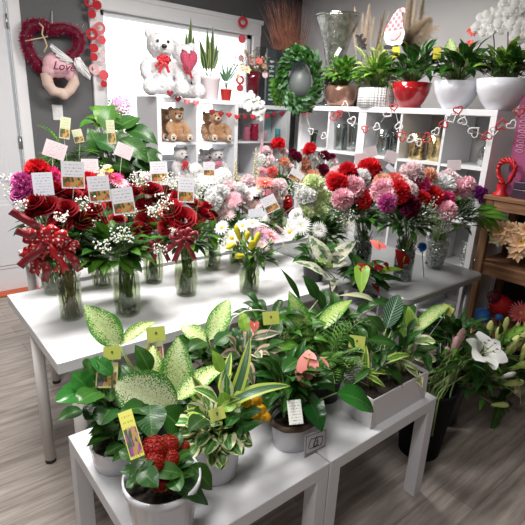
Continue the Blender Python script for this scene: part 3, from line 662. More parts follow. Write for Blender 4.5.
# ---- purple, pink bouquets behind the roses
bouquet('mixed_bouquet', 'purple and pink bouquet at the far left behind the roses', (.58, 2.27), .20, .055,
    [('carn', 'mauve', 24, 183, -.02, .09), ('rose', 'mauve', 20, 192, -.04, .09), ('carn', 'mauve', 30, 192, -.05, .08), ('carn', 'cred', 37, 170, .0, .09), ('rose', 'hot', 29, 175, 0, .08), ('gerb', 'pink', 58, 181, .02, .08), ('carn', 'hot', 50, 176, 0, .08), ('rose', 'cred', 42, 178, 0, .08)], nleaf=50, gR=.12,
    cards=[(55, 150, .05, .11, .085, -.35, CARD_PLAIN)], puffs_=[(14, 186, 0, .05, 40), (22, 205, -.05, .03, 25)], green=(green_blue, green_dark))
bouquet('mixed_bouquet', 'bright pink gerbera bouquet with a pink card, behind the leafy vase', (1.0, 2.56), .18, .052,
    [('gerb', 'hot', 113, 178, 0, .12), ('gerb', 'pink', 119, 183, -.03, .11), ('daisy', 'cream', 103, 171, 0, .05), ('daisy', 'cream', 107, 167, .0, .05), ('daisy', 'yellow', 110, 171, -.02, .04), ('daisy', 'cream', 101, 176, -.03, .045), ('carn', 'pink', 93, 182, .0, .08), ('carn', 'cred', 88, 180, -.02, .08), ('mum', 'mauve', 125, 186, 0, .08), ('carn', 'coral', 122, 195, -.03, .08)], nleaf=50, gR=.12,
    cards=[(124, 151, .02, .11, .085, -.4, CARD_PLAIN), (90, 166, .0, .10, .085, 0, CARD_PLAIN)], puffs_=[(98, 172, 0, .04, 30)])
bouquet('mixed_bouquet', 'pink waxflower bouquet with green baby breath between the rose vases and teddies', (1.22, 2.58), .18, .052,
    [('carn', 'burg', 125, 190, 0, .06), ('rose', 'crimson', 133, 188, 0, .08), ('carn', 'blush', 146, 178, 0, .06)], nleaf=40, gR=.12, puffs_=[(138, 180, 0, .05, 60), (148, 176, 0, .04, 50), (172, 180, 0, .05, 60)])
# ---- pale pink and white group
W_ = 'white'
def many(k, c, sz, *pts, dy=0): return [(k, c, p[0], p[1], dy+(p[2] if len(p) > 2 else rnd(-.04, .04)), sz*rnd(.88, 1.12)) for p in pts]
bouquet('lily_bouquet', 'white daisies and yellow lily buds with a pink dahlia in a front glass vase', (1.375, 1.755), .155, .052,
    [('daisy', W_, 232, 238, 0, .10), ('daisy', W_, 243, 226, .05, .09), ('gerb', 'pink', 271, 236, .02, .13), ('gerb', 'blush', 262, 246, 0, .09), ('daisy', W_, 252, 224, .06, .09), ('daisy', W_, 222, 228, .05, .085), ('daisy', W_, 284, 246, .02, .08)]
    + many('gerb', 'blush', .1, (262, 226), (280, 230), dy=.08), nleaf=60, gR=.10, green=(green_mid, green_dark), cards=(), puffs_=[(225, 242, 0, .03, 25)], nst=22, leafL=(.05, .1),
    tall=[lambda t, n: [inst(proto('bud_yellow', f_bud, petalmat('petal_yellow', *PC['yellow'])), 'lily_bud', t, onY(px, py, 1.70), aim(V(d)), (.095, .095, sz)) for px, py, d, sz in ((238, 233, (-.35, 0, 1), .085), (256, 240, (.45, 0, 1), .085), (240, 256, (-.95, -.3, .2), .075), (251, 245, (-.5, -.3, -1), .05), (231, 246, (-.9, -.3, -.1), .07), (247, 236, (.1, 0, 1), .05))] and None])
bouquet('mixed_bouquet', 'pale pink gerberas and white stocks left of the coral gerbera bouquet', (1.62, 2.19), .19, .055,
    many('mum', 'blush', .105, (233, 199), (226, 214), (240, 208), (222, 202), (232, 222), (247, 214)) + many('carn', W_, .08, (221, 192), (215, 201), (240, 190), (250, 222), (215, 226), (226, 230), (237, 228), (212, 196)) + many('carn', 'blush', .08, (230, 188), (244, 198), (219, 218), (212, 236)),
    nleaf=60, gR=.14, puffs_=[(225, 196, 0, .05, 40)], green=(green_mid, green_blue))
bouquet('mixed_bouquet', 'coral gerbera bouquet with snapdragon spikes at the centre of the display', (1.86, 2.22), .19, .055,
    [('gerb', 'coral', 265, 183, -.04, .13), ('gerb', 'blush', 255, 206, -.06, .10), ('carn', 'blush', 279, 186, -.02, .09), ('daisy', W_, 249, 194, -.04, .11), ('daisy', W_, 258, 190, -.02, .09), ('mum', 'pink', 234, 200, -.1, .10), ('carn', 'cred', 285, 202, -.03, .08), ('carn', 'cred', 288, 210, -.03, .07), ('carn', 'burg', 256, 203, .02, .07), ('carn', 'blush', 247, 182, .02, .08), ('carn', 'pink', 270, 196, 0, .08), ('carn', 'blush', 276, 202, -.03, .08), ('mum', W_, 262, 218, -.1, .10), ('mum', W_, 247, 222, -.12, .10), ('daisy', W_, 272, 222, -.1, .10), ('mum', 'blush', 254, 230, -.14, .1), ('mum', 'lilac', 262, 236, -.2, .1)],
    nleaf=90, gR=.15, cards=[(270, 204, -.16, .10, .11, .5, CARD), (296, 176, -.12, .10, .075, -.5, CARD), (256, 213, -.16, .10, .055, .15, CARD_WHITE), (302, 197, -.12, .12, .06, -.25, CARD_WHITE)],
    tall=[snaps(petalmat('petal_cream', *PC['cream']), [(236, 160, .05, .12), (256, 148, .1, .16), (240, 176, .0, .10), (259, 168, .05, .12)])], puffs_=[(283, 196, -.05, .05, 40)])
bouquet('mixed_bouquet', 'white hydrangea and rose bouquet in front of the lower teddy cubes', (1.62, 2.62), .19, .055,
    [('hyd', W_, 208, 186, 0, .15), ('hyd', W_, 222, 178, .03, .14), ('hyd', W_, 200, 182, .05, .12), ('hyd', W_, 215, 196, -.05, .14), ('carn', 'blush', 228, 186, 0, .08), ('hyd', W_, 196, 170, .05, .09)], nleaf=40, gR=.12, cards=[(209, 169, -.06, .085, .10, .02)])
bouquet('chrysanthemum_bouquet', 'white chrysanthemums and lime carnations, low in the centre display', (2.1, 1.95), .17, .055,
    [('mum', W_, 301, 226, -.1, .115), ('mum', W_, 319, 230, -.12, .10), ('carn', 'lime', 313, 184, .02, .11), ('carn', 'lime', 324, 200, 0, .11), ('carn', 'lime', 319, 211, -.03, .10), ('rose', W_, 338, 218, -.06, .09), ('daisy', W_, 328, 190, 0, .09), ('carn', W_, 306, 196, 0, .10), ('carn', 'lime', 306, 212, -.02, .08), ('carn', W_, 306, 208, 0, .08), ('rose', W_, 296, 214, 0, .08), ('daisy', W_, 290, 232, -.08, .09), ('mum', W_, 345, 232, -.06, .07), ('mum', W_, 335, 240, -.08, .06), ('daisy', W_, 306, 252, -.1, .06)],
    nleaf=170, gR=.17, leafL=(.05, .10), cards=(), puffs_=[(345, 226, -.05, .06, 90), (335, 210, 0, .05, 50), (298, 190, 0, .05, 50), (310, 240, -.05, .05, 50)])
bouquet('carnation_bouquet', 'mixed bouquet with one bright red carnation on top, beside the vase shelf', (2.33, 2.62), .19, .055,
    [('carn', 'cred', 278, 144, 0, .10), ('carn', 'burg', 296, 157, -.02, .09), ('carn', 'burg', 293, 153, .02, .07), ('carn', 'peach', 284, 162, -.04, .08), ('carn', 'peach', 305, 163, -.02, .09), ('carn', 'blush', 270, 160, 0, .07), ('carn', 'blush', 266, 150, .03, .06), ('carn', 'blush', 284, 152, .0, .06), ('carn', 'coral', 272, 172, -.05, .08), ('carn', 'pink', 262, 172, -.03, .07), ('carn', W_, 262, 158, .03, .06), ('carn', 'blush', 290, 168, -.03, .07)],
    nleaf=60, gR=.14, puffs_=[(270, 166, 0, .06, 60), (286, 172, -.03, .06, 70), (262, 160, 0, .05, 40), (296, 166, 0, .04, 40)], tall=[snaps(petalmat('petal_pink', *PC['blush']), [(262, 140, .05, .1), (272, 150, 0, .08)])])
bouquet('carnation_bouquet', 'red and burgundy carnations at the back, in front of the corner cubes', (2.62, 2.60), .19, .055,
    [('carn', 'cred', 310, 148, 0, .09), ('carn', 'cred', 308, 151, -.03, .08), ('carn', 'burg', 324, 156, -.02, .09), ('carn', 'burg', 323, 170, -.05, .10), ('carn', 'burg', 332, 158, .02, .07), ('carn', 'peach', 313, 176, -.06, .10), ('carn', 'peach', 306, 168, 0, .08), ('carn', 'blush', 334, 162, 0, .07), ('carn', W_, 315, 160, .02, .05), ('carn', 'peach', 300, 177, -.05, .08)],
    nleaf=60, gR=.14, puffs_=[(316, 160, 0, .06, 60), (332, 168, 0, .05, 50), (340, 172, 0, .04, 30)])
# ---- carnations at the right
vd = glassmat('ribbed_grey_vase_glass', (.50, .55, .55), .05, .16, .5, 30)
bouquet('carnation_bouquet', 'red, pink and white carnations left of the ribbed vase bouquet', (2.18, 1.70), .20, .058,
    [('carn', 'cred', 370, 169, 0, .13), ('carn', 'cred', 348, 171, .02, .10), ('carn', 'cred', 337, 183, 0, .11), ('carn', 'cred', 363, 199, -.08, .11), ('carn', 'pink', 353, 187, -.04, .125), ('carn', 'pink', 342, 199, -.07, .11), ('carn', 'burg', 350, 176, .01, .09), ('carn', 'burg', 375, 179, 0, .09), ('carn', W_, 362, 177, -.02, .095), ('carn', 'coral', 333, 178, .05, .08), ('carn', 'blush', 366, 188, -.03, .08), ('carn', 'coral', 343, 186, 0, .08), ('carn', 'blush', 336, 172, .08, .07), ('carn', 'pink', 356, 196, -.05, .09)],
    nleaf=130, gR=.17, cards=[(361, 159, .1, .085, .075, .15, CARD_PLAIN), (371, 152, .14, .085, .07, .35, CARD_PLAIN), (391, 157, .1, .09, .08, -.25, CARD_PLAIN), (391, 169, .02, .08, .035, -.7, CARD_WHITE)], puffs_=[(345, 215, -.1, .06, 60), (366, 190, 0, .05, 60)], gm=vd)
bouquet('carnation_bouquet', 'pink, red and purple carnations in the ribbed vase near the table corner', (2.245, 1.445), .19, .064,
    [('carn', 'pink', 383, 190, 0, .12), ('carn', 'pink', 387, 197, -.04, .10), ('carn', 'cred', 398, 192, -.06, .115), ('carn', 'coral', 394, 182, .02, .10), ('carn', 'mauve', 387, 203, -.08, .085), ('carn', 'burg', 409, 206, -.09, .11), ('carn', 'mauve', 406, 210, -.09, .06), ('carn', 'blush', 408, 190, -.03, .10), ('carn', 'blush', 412, 173, .04, .13), ('carn', 'hot', 421, 185, .0, .10), ('carn', 'cred', 432, 197, -.03, .125), ('carn', 'cred', 422, 199, -.04, .09), ('carn', 'peach', 429, 175, .05, .09), ('carn', 'peach', 382, 182, .04, .09), ('carn', 'blush', 401, 182, .03, .08)],
    vk='cyl', nleaf=150, gR=.17, puffs_=[(418, 215, -.08, .07, 110), (428, 205, -.06, .05, 60), (440, 215, -.05, .05, 60)], gm=vd, nst=30)
bouquet('carnation_bouquet', 'pink and white carnations with one purple bloom in the cut crystal vase', (2.62, 1.47), .19, .072,
    [('carn', 'pink', 447, 211, -.14, .105), ('carn', 'hot', 446, 199, -.08, .09), ('carn', W_, 444, 186, -.02, .13), ('carn', W_, 436, 186, .0, .10), ('carn', 'blush', 448, 178, .03, .11), ('carn', 'pink', 459, 189, -.04, .13), ('carn', 'pink', 467, 184, .0, .10), ('carn', 'purple', 479, 194, -.02, .11), ('carn', 'blush', 455, 182, .0, .1), ('carn', 'lilac', 480, 189, 0, .06)],
    vk='urn', gm=crystal, nleaf=150, gR=.19, leafL=(.06, .13), puffs_=[(438, 222, -.12, .07, 120), (462, 208, -.05, .07, 80), (470, 215, -.05, .05, 50)], cards=[(454, 165, .1, .095, .07, .08, CARD_PLAIN)], nst=30, lw=.3)

# ------------------------------------------------------------------ potted plants
def pot(parent, x, y, z, h, r, m, kind='taper', sx=1, sy=1, name='pot'):
    P = {'taper': [(.74, 0), (.78, .02), (.94, .85), (1.0, .88), (1.0, 1)], 'round': [(.80, 0), (.86, .03), (.93, .5), (.96, .93), (1.0, .96), (1.0, 1)], 'bowl': [(.42, 0), (.50, .03), (.74, .3), (.92, .62), (1.0, 1)], 'cup': [(.55, 0), (.80, .1), (.95, .4), (1.0, .75), (.98, 1)], 'straight': [(.96, 0), (1, .02), (1, 1)]}[kind]
    w_ = .05; pr = [(.001, 0)]+[(a*r, b*h) for a, b in P]; inn = [(a*r*.95, b*h) for a, b in P if b > .5][::-1]+[(r*.8, h*.8), (.001, h*.8)]
    b = MB(); b.lathe(pr+inn[:-1], (x, y, z), 36, sx=sx, sy=sy); o = b.build(name, m, parent)
    s = MB(); s.lathe([(.001, h*.88), (r*.5, h*.9), (r*.93, h*.86)], (x, y, z), 20, sx=sx, sy=sy); s.build('soil', soil, parent)
    return o
def fill(mb, c, R, n, ln, w_, shape='ovate', bend=.15, el=(-.3, 1.2), mi=None, stem=None, root=None, wave=.02, rr=(.25, .9), flat=1, fold=.25):
    """a mound of leaves round c, pointing outward, on petioles from root"""
    for i in range(n):
        a = rnd(0, 2*PI); e = rnd(*el); d = V((math.cos(a)*math.cos(e), math.sin(a)*math.cos(e), math.sin(e))); q = rnd(*rr)
        p = V(c)+V((d.x*R, d.y*R, d.z*R*flat))*q; L_ = rnd(*ln); dd = (d+V((0, 0, rnd(-.5, .2)))).normalized()
        mb.leaf(p, p+dd*L_, L_*w_*rnd(.85, 1.15), V((0, 0, 1))+d*.2+V((-.2, -.3, 0)), bend*rnd(.5, 1.4), shape, fold, mi if mi is not None else 0, wave=wave)
        if stem is not None: r_ = V(root) if root else V(c)-V((0, 0, R*.7)); stem.tube([r_, r_.lerp(p, .5)+V((d.x, d.y, 0))*R*.08, p], [.0026, .0022, .0016], 4, cap=False)
def hero(mb, smb, root, leaves):
    """named leaves: (base px,py,Y) (tip px,py,Y) width shape mi bend"""
    for l in leaves:
        A = onY(*l[0]); B = onY(*l[1]); tc = (CAM-(A+B)/2).normalized(); k = dict(l[5]) if len(l) > 5 else {}
        mb.leaf(A, B, l[2], tc*.55+V((0, 0, .75)) if not k.get('flat') else tc, k.get('bend', .08), l[3], k.get('fold', .18), l[4], n=12, wave=k.get('wave', .02), side=k.get('side', 0))
        r_ = V(root)+V((rnd(-.01, .01), rnd(-.01, .01), 0)); smb.tube([r_, r_.lerp(A, .6)+V((0, 0, .01)), A], [.004, .003, .0025], 6)
def tagcard(parent, px, py, Y, w_, h_, tilt, m, root): p = onY(px, py, Y); return flat_card('plant_tag', parent, p, w_, h_, CAM-p+V((0, 0, .2)), tilt, m, pick=root)
picture_tag = cardmat('picture_plant_tag', (.32, .05, .30), (.72, .70, .10), (.2, .2, .05), pv=.62)
barcode_tag = cardmat('barcode_label', (.1, .1, .1), (.75, .76, .72), (.05, .05, .05), pv=0)
def lime_tag(parent, px, py, Y, w_, tilt, root, pic=False):
    """square lime tag with its hole, picture card hanging below when pic"""
    o = tagcard(parent, px, py, Y, w_, w_*.8, tilt, mat('lime_tag_card', (.37, .42, .05), .4), root)
    p = onY(px, py-1, Y-.003); n = (CAM-p).normalized(); b = MB(); x = n.orthogonal().normalized(); y = n.cross(x)
    rows = [[p+n*(.003)+(x*math.cos(a)+y*math.sin(a))*q for a in [2*PI*k/12 for k in range(12)]] for q in (.0001, w_*.07)]; b.grid(rows, closed=True)
    o2 = b.build('tag_hole', mat('dark_tag_print', (.08, .09, .03), .6), parent); o2.parent = o
    if pic: tagcard(parent, px-2, py+pic, Y+.004, w_*1.05, w_*1.25, tilt, cardmat('dark_picture_card', (.25, .08, .12), (.55, .55, .30), (.2, .2, .1), pv=.8), root)

# front kalanchoe
x, y = .465, .945
t = thing('potted_kalanchoe', 'red flowering kalanchoe in a white pot at the front edge', 'potted plant', (x, y, ZB)); pot(t, x, y, ZB, .18, .105, cer_white, 'taper')
F = MB(); S = MB(); c = V((x, y, ZB+.19)); fill(F, c, .08, 42, (.04, .06), .7, 'round', .1, (.15, .9), stem=S, root=c-V((0, 0, .03)))
hero(F, S, c, [((150, 455, .93), (130, 478, .88), .05, 'ovate', 0), ((150, 470, .9), (185, 475, .86), .05, 'ovate', 0), ((165, 478, .88), (208, 505, .85), .06, 'ovate', 0), ((190, 465, .92), (212, 490, .88), .06, 'ovate', 0), ((140, 470, .88), (158, 488, .82), .055, 'ovate', 0)])
S.build('stems', stem_green, t); F.build('foliage', [green_dark], t)
for px, py, dy, sz in ((154, 450, 0, .085), (168, 446, .01, .07), (169, 460, -.03, .065), (152, 464, -.03, .075), (160, 482, -.06, .06), (172, 484, -.05, .045), (184, 447, .02, .04)): bloom('cluster', 'brick', t, onY(px, py, y+dy), (-.3, -.5, .8), sz)
tagcard(t, 131, 434, .93, .034, .115, .22, picture_tag, c)
# white dish plant with dark pointed leaves behind the kalanchoe
x, y = .465, 1.27
t = thing('potted_plant', 'glossy round-leaved plant in a shallow white pot at the left corner of the side table', 'potted plant', (x, y, ZB)); pot(t, x, y, ZB, .085, .085, cer_white, 'round')
F = MB(); S = MB(); c = V((x, y, ZB+.12)); fill(F, c+V((.03, .02, .02)), .07, 34, (.06, .10), .38, 'lance', .12, (-.1, .7), stem=S, root=c-V((0, 0, .05)))
fill(F, onY(110, 395, y), .05, 26, (.05, .075), .75, 'round', .1, (-.4, .9), stem=S, root=c)
hero(F, S, c, [((96, 390, 1.2), (56, 401, 1.18), .075, 'round', 1), ((90, 392, 1.2), (72, 374, 1.22), .07, 'round', 1), ((100, 392, 1.19), (78, 404, 1.12), .07, 'round', 1), ((82, 410, 1.2), (57, 420, 1.18), .045, 'ovate', 0), ((104, 405, 1.2), (86, 420, 1.15), .07, 'round', 0), ((112, 375, 1.2), (92, 358, 1.25), .05, 'round', 1), ((88, 372, 1.24), (96, 360, 1.24), .06, 'round', 1), ((112, 408, 1.18), (100, 425, 1.1), .075, 'round', 0), ((118, 430, 1.18), (86, 447, 1.1), .05, 'lance', 0), ((118, 425, 1.17), (90, 436, 1.12), .05, 'lance', 0), ((125, 445, 1.15), (103, 458, 1.08), .05, 'lance', 0), ((130, 452, 1.1), (112, 462, 1.04), .045, 'lance', 0)])
S.build('stems', stem_green, t); F.build('foliage', [green_dark, leafmat('glossy_green_leaf', (.03, .15, .02), (.08, .25, .05), rough=.18)], t)
lime_tag(t, 112, 353, 1.24, .05, -.05, c); tagcard(t, 107, 375, 1.243, .062, .075, -.12, cardmat('grape_picture_tag', (.14, .08, .14), (.52, .50, .22), (.3, .25, .1), pv=.6), c)
# dieffenbachia, front
x, y = .60, 1.285
t = thing('potted_dieffenbachia', 'dieffenbachia with huge cream speckled leaves above the red kalanchoe', 'potted plant', (x, y, ZB)); pot(t, x, y, ZB, .15, .085, mat('dark_plastic_pot', (.02, .02, .02), .5), 'taper')
F = MB(); S = MB(); c = V((x, y, ZB+.14))
hero(F, S, c, [((119, 346, 1.33), (84, 305, 1.42), .105, 'ovate', 0, {'bend': .04}), ((120, 346, 1.33), (156, 322, 1.42), .05, 'ovate', 0, {'fold': .5}), ((176, 406, 1.11), (116, 384, 1.19), .15, 'round', 1, {'bend': .05, 'flat': 1}), ((176, 402, 1.14), (178, 336, 1.24), .105, 'ovate', 0, {'flat': 1}), ((176, 400, 1.12), (228, 364, 1.12), .07, 'ovate', 0, {'fold': .3}), ((150, 380, 1.25), (153, 345, 1.3), .07, 'ovate', 0), ((150, 372, 1.25), (135, 345, 1.3), .06, 'ovate', 2), ((172, 372, 1.25), (155, 362, 1.3), .07, 'ovate', 2), ((160, 410, 1.1), (118, 440, 1.05), .10, 'ovate', 2), ((160, 410, 1.1), (190, 440, 1.06), .10, 'ovate', 2), ((150, 405, 1.1), (152, 440, 1.0), .09, 'ovate', 2), ((150, 410, 1.12), (120, 412, 1.08), .07, 'ovate', 2)])
fill(F, c+V((0, 0, .04)), .10, 36, (.08, .12), .5, 'ovate', .15, (-.3, .5), mi=2, stem=S, root=c)
S.build('stems', stem_pale, t); F.build('foliage', [speckle, speckle2, green_dark], t)
lime_tag(t, 156, 334, 1.33, .062, .05, c, pic=20)
# back speckled plant
x, y = .90, 1.345
t = thing('potted_dieffenbachia', 'smaller speckled dieffenbachia at the back, below the middle rose vase', 'potted plant', (x, y, ZB)); pot(t, x, y, ZB, .15, .08, mat('dark_plastic_pot', (.02, .02, .02), .5), 'taper')
F = MB(); S = MB(); c = V((x, y, ZB+.14))
hero(F, S, c, [((209, 340, 1.33), (229, 299, 1.42), .085, 'ovate', 0, {'flat': 1}), ((206, 341, 1.33), (180, 327, 1.42), .075, 'ovate', 0), ((228, 345, 1.3), (216, 322, 1.36), .05, 'ovate', 1), ((206, 342, 1.3), (186, 352, 1.25), .06, 'ovate', 2), ((215, 345, 1.3), (232, 332, 1.3), .06, 'ovate', 2)])
fill(F, c+V((0, 0, .06)), .11, 40, (.07, .11), .5, 'ovate', .15, (-.3, .7), mi=2, stem=S, root=c)
S.build('stems', stem_pale, t); F.build('foliage', [speckle, green_lime, green_dark], t)
# variegated peperomia + striped dracaena + yellow kalanchoe in the round white pot
x, y = .70, 1.045
t = thing('mixed_planter', 'round white pot of cream-edged peperomia, striped leaves and yellow flowers', 'potted plant', (x, y, ZB)); pot(t, x, y, ZB, .15, .087, cer_white, 'round')
F = MB(); S = MB(); c = V((x, y, ZB+.15))
fill(F, c+V((-.02, -.03, .03)), .085, 80, (.045, .07), .75, 'round', .1, (-.5, .8), mi=0, stem=S, root=c)
fill(F, c+V((-.01, .0, .06)), .09, 10, (.07, .10), .4, 'lance', .15, (.0, 1.2), mi=1, stem=S, root=c)
fill(F, c+V((.03, .03, .03)), .10, 35, (.06, .09), .6, 'ovate', .1, (-.3, .6), mi=2, stem=S, root=c)
hero(F, S, c, [((231, 405, 1.0), (250, 337, 1.06), .042, 'strap', 1, {'side': .05}), ((228, 404, 1.0), (291, 386, .92), .045, 'strap', 1, {'bend': .14}), ((222, 395, 1.02), (231, 352, 1.08), .035, 'strap', 1), ((227, 400, 1.0), (226, 372, 1.0), .04, 'ovate', 0), ((218, 402, 1.0), (192, 388, 1.0), .05, 'ovate', 0), ((226, 412, .99), (222, 392, 1.0), .05, 'round', 3),
    ((226, 430, .97), (229, 450, .90), .055, 'round', 0), ((217, 437, .97), (205, 455, .92), .045, 'round', 0), ((208, 432, .98), (197, 447, .94), .04, 'round', 0), ((232, 425, .97), (240, 437, .92), .04, 'round', 2), ((236, 430, .97), (262, 423, .92), .045, 'ovate', 2), ((212, 422, .98), (200, 428, .95), .045, 'round', 0), ((240, 415, .98), (262, 410, .94), .05, 'ovate', 2), ((236, 412, .98), (228, 426, .93), .045, 'round', 2), ((222, 410, .98), (236, 402, .97), .045, 'round', 3), ((205, 418, .98), (188, 432, .94), .06, 'ovate', 2), ((222, 372, 1.03), (212, 350, 1.06), .04, 'ovate', 3)])
S.build('stems', stem_pale, t); F.build('foliage', [margin, stripe, green_dark, green_lime], t)
for px, py, sz in ((246, 402, .042), (257, 401, .042), (251, 409, .042), (261, 410, .042), (266, 417, .038), (247, 418, .04), (256, 417, .04)): bloom('cluster', 'orange', t, onY(px, py, .98), (-.3, -.5, .8), sz)
lime_tag(t, 217, 414, .965, .045, .3, c)
# croton-like pink edged plant behind it
x, y = .98, 1.27
t = thing('potted_plant', 'pink-edged rubber plant with a small pink bloom, behind the yellow flowers', 'potted plant', (x, y, ZB)); pot(t, x, y, ZB, .15, .085, mat('grey_plastic_pot', (.08, .08, .08), .5), 'taper')
pinkedge = leafmat('pink_edged_leaf', (.10, .17, .07), (.70, .50, .38), 'margin', nscale=30)
F = MB(); S = MB(); c = V((x, y, ZB+.14))
hero(F, S, c, [((251, 339, 1.25), (281, 333, 1.2), .045, 'ovate', 0), ((259, 355, 1.18), (289, 368, 1.12), .05, 'ovate', 0), ((243, 358, 1.17), (254, 386, 1.1), .045, 'ovate', 0), ((256, 352, 1.2), (285, 350, 1.15), .05, 'ovate', 0), ((246, 332, 1.25), (242, 312, 1.3), .05, 'ovate', 1), ((270, 345, 1.2), (282, 320, 1.25), .05, 'ovate', 2)])
fill(F, c+V((0, 0, .07)), .11, 34, (.06, .1), .5, 'ovate', .15, (-.3, .7), mi=2, stem=S, root=c); fill(F, c+V((0, -.02, .08)), .10, 18, (.07, .10), .5, 'ovate', .15, (-.2, .9), mi=0, stem=S, root=c)
P = [onY(x_, y_, 1.26) for x_, y_ in ((228, 330), (233, 318), (245, 311), (258, 310), (268, 312))]; S.tube(P, .003, 6, 0)
S.build('stems', mat('pale_arching_stem', (.65, .66, .55), .5), t); F.build('foliage', [pinkedge, green_lime, green_dark], t)
bloom('spathe', 'coral', t, onY(254, 327, 1.22), (-.3, -.6, .4), .045, 3.0); lime_tag(t, 271, 318, 1.22, .062, .15, c)
# speckled aglaonema, centre
x, y = 1.22, 1.32
t = thing('potted_aglaonema', 'aglaonema with two upright yellow-green speckled leaves, in the middle', 'potted plant', (x, y, ZB)); pot(t, x, y, ZB, .16, .09, mat('dark_plastic_pot', (.02, .02, .02), .5), 'taper')
aglo = leafmat('yellow_speckled_leaf', (.08, .27, .03), (.46, .60, .18), 'speckle', (.4, .55, .2), nscale=220)
F = MB(); S = MB(); c = V((x, y, ZB+.15))
hero(F, S, c, [((308, 336, 1.22), (289, 291, 1.32), .085, 'ovate', 0, {'flat': 1}), ((316, 333, 1.22), (352, 300, 1.3), .075, 'ovate', 0), ((305, 330, 1.25), (275, 318, 1.3), .07, 'ovate', 1), ((300, 345, 1.2), (276, 352, 1.15), .07, 'ovate', 1), ((318, 300, 1.3), (302, 275, 1.36), .06, 'lance', 2), ((325, 310, 1.3), (312, 285, 1.36), .05, 'lance', 2), ((322, 312, 1.3), (326, 288, 1.36), .05, 'lance', 2), ((300, 300, 1.35), (280, 268, 1.42), .03, 'lance', 2)])
fill(F, c+V((0, 0, .05)), .12, 55, (.08, .12), .42, 'ovate', .2, (-.2, .8), mi=1, stem=S, root=c); fill(F, c+V((-.03, .05, .14)), .10, 22, (.07, .11), .4, 'ovate', .2, (-.2, .6), mi=2, stem=S, root=c)
S.build('stems', stem_pale, t); F.build('foliage', [aglo, green_mid, green_dark], t)
# pink anthurium + fern in the oval pot
x, y = 1.01, 1.0
oval = mat('white_washed_pot', (.66, .65, .68), .45, bump=.2, bscale=30)
t = thing('potted_anthurium', 'coral pink anthurium in an oval white pot with a printed sleeve', 'potted plant', (x, y, ZB)); pot(t, x, y, ZB, .105, .086, oval, 'round', 1.05, .86)
b = MB(); b.lathe([(.088, .092), (.094, .098), (.094, .112), (.088, .116)], (x, y, ZB), 32, sx=1.05, sy=.82, wob=lambda a, z: .02*math.sin(a*9)); b.build('burlap_wrap', mat('brown_burlap', (.13, .085, .055), .9, bump=.6, bscale=120), t)
F = MB(); S = MB(); c = V((x, y, ZB+.10))
fill(F, c+V((0, .05, .11)), .12, 60, (.07, .11), .5, 'heart', .15, (-.5, .9), mi=0, stem=S, root=c)
hero(F, S, c, [((337, 393, .93), (374, 412, .86), .10, 'ovate', 1, {'bend': .12}), ((312, 405, .93), (322, 432, .86), .085, 'heart', 1), ((300, 395, .98), (283, 412, .93), .08, 'heart', 0), ((300, 375, 1.0), (290, 392, .97), .06, 'round', 1), ((300, 360, 1.05), (283, 372, 1.0), .06, 'round', 0), ((320, 375, 1.0), (335, 392, .95), .07, 'heart', 0), ((308, 375, 1.02), (318, 390, .95), .05, 'round', 1)])
S.build('stems', stem_green, t); F.build('foliage', [green_dark, leafmat('bright_glossy_leaf', (.02, .12, .015), (.06, .2, .04), rough=.2)], t)
for px, py, sz, d, r_ in ((308, 362, .095, (-.3, -.3, .8), 0), (323, 362, .065, (.5, -.3, .7), 2), (311, 357, .05, (-.1, -.1, 1), 4), (302, 376, .065, (-.6, -.5, .5), 1), (314, 369, .05, (.2, -.7, .4), 3)): bloom('spathe', 'salmon', t, onY(px, py, .97), d, sz, r_)
tagcard(t, 295, 412, .905, .045, .075, .2, barcode_tag, c)
b = MB(); p0 = onY(304, 440, .905)
q = [onY(*a) for a in ((305, 436, .905), (327, 428, .905), (326, 446, .905), (304, 457, .905))]; n_ = V((-.2, -1, .1)).normalized()
b.v = [tuple(p) for p in (q[3], q[2], q[1], q[0])]+[tuple(p-n_*.002) for p in (q[3], q[2], q[1], q[0])]; b.face((0, 1, 2, 3), [(0, 0), (1, 0), (1, 1), (0, 1)], sm=False); b.face((7, 6, 5, 4), sm=False)
for i in range(4): b.face((i, i+4, (i+1) % 4+4, (i+1) % 4), sm=False)
lab = b.build('pot_label', mat('pale_label_paper', (.62, .60, .62), .5), t)
b = MB()
def quad(u_, v_): return q[3].lerp(q[2], u_).lerp(q[0].lerp(q[1], u_), v_)+n_*.001
b.tube([quad(u_, v_) for u_, v_ in ((.06, .06), (.94, .06), (.94, .94), (.06, .94), (.06, .06))], .0009, 4)
for cx_, cy_, R in ((.38, .5, .22), (.62, .48, .22), (.5, .42, .12)): b.tube([quad(cx_+R*math.cos(a/12*6.283)*.9, cy_+R*1.2*math.sin(a/12*6.283+.6*math.cos(a))) for a in range(13)], .0011, 4)
b.build('line_drawing', mat('dark_label_ink', (.03, .03, .03), .6), t).parent = lab
# fern behind
x, y = 1.30, 1.13
t = thing('potted_palm', 'feathery parlour palm with a square lime tag, behind the trough planter', 'potted plant', (x, y, ZB)); pot(t, x, y, ZB, .13, .075, mat('dark_plastic_pot', (.02, .02, .02), .5), 'taper')
F = MB(); S = MB(); c = V((x, y, ZB+.12))
def frond(mb, smb, A, d, L_, w_, mi=0, n=13, droop=.35):
    d = V(d).normalized(); prev = V(A); side = d.cross(V((0, 0, 1))).normalized(); pts = [prev]
    for k in range(n): s = k/(n-1); p = prev+(d*(1-s*.25)+V((0, 0, -droop*s*1.6))).normalized()*(L_/n); pts.append(p); prev = p
    smb.tube(pts, [.0018]*len(pts), 4, cap=False)
    for k in range(2, len(pts)):
        s = k/len(pts); ll = w_*math.sin(PI*min(.97, s*.85+.12))
        for sg in (-1, 1): e = (side*sg+d*.55+V((0, 0, -.15))).normalized(); mb.leaf(pts[k], pts[k]+e*ll, ll*.22, (0, 0, 1), .08, 'lance', .2, mi, n=3, wave=0)
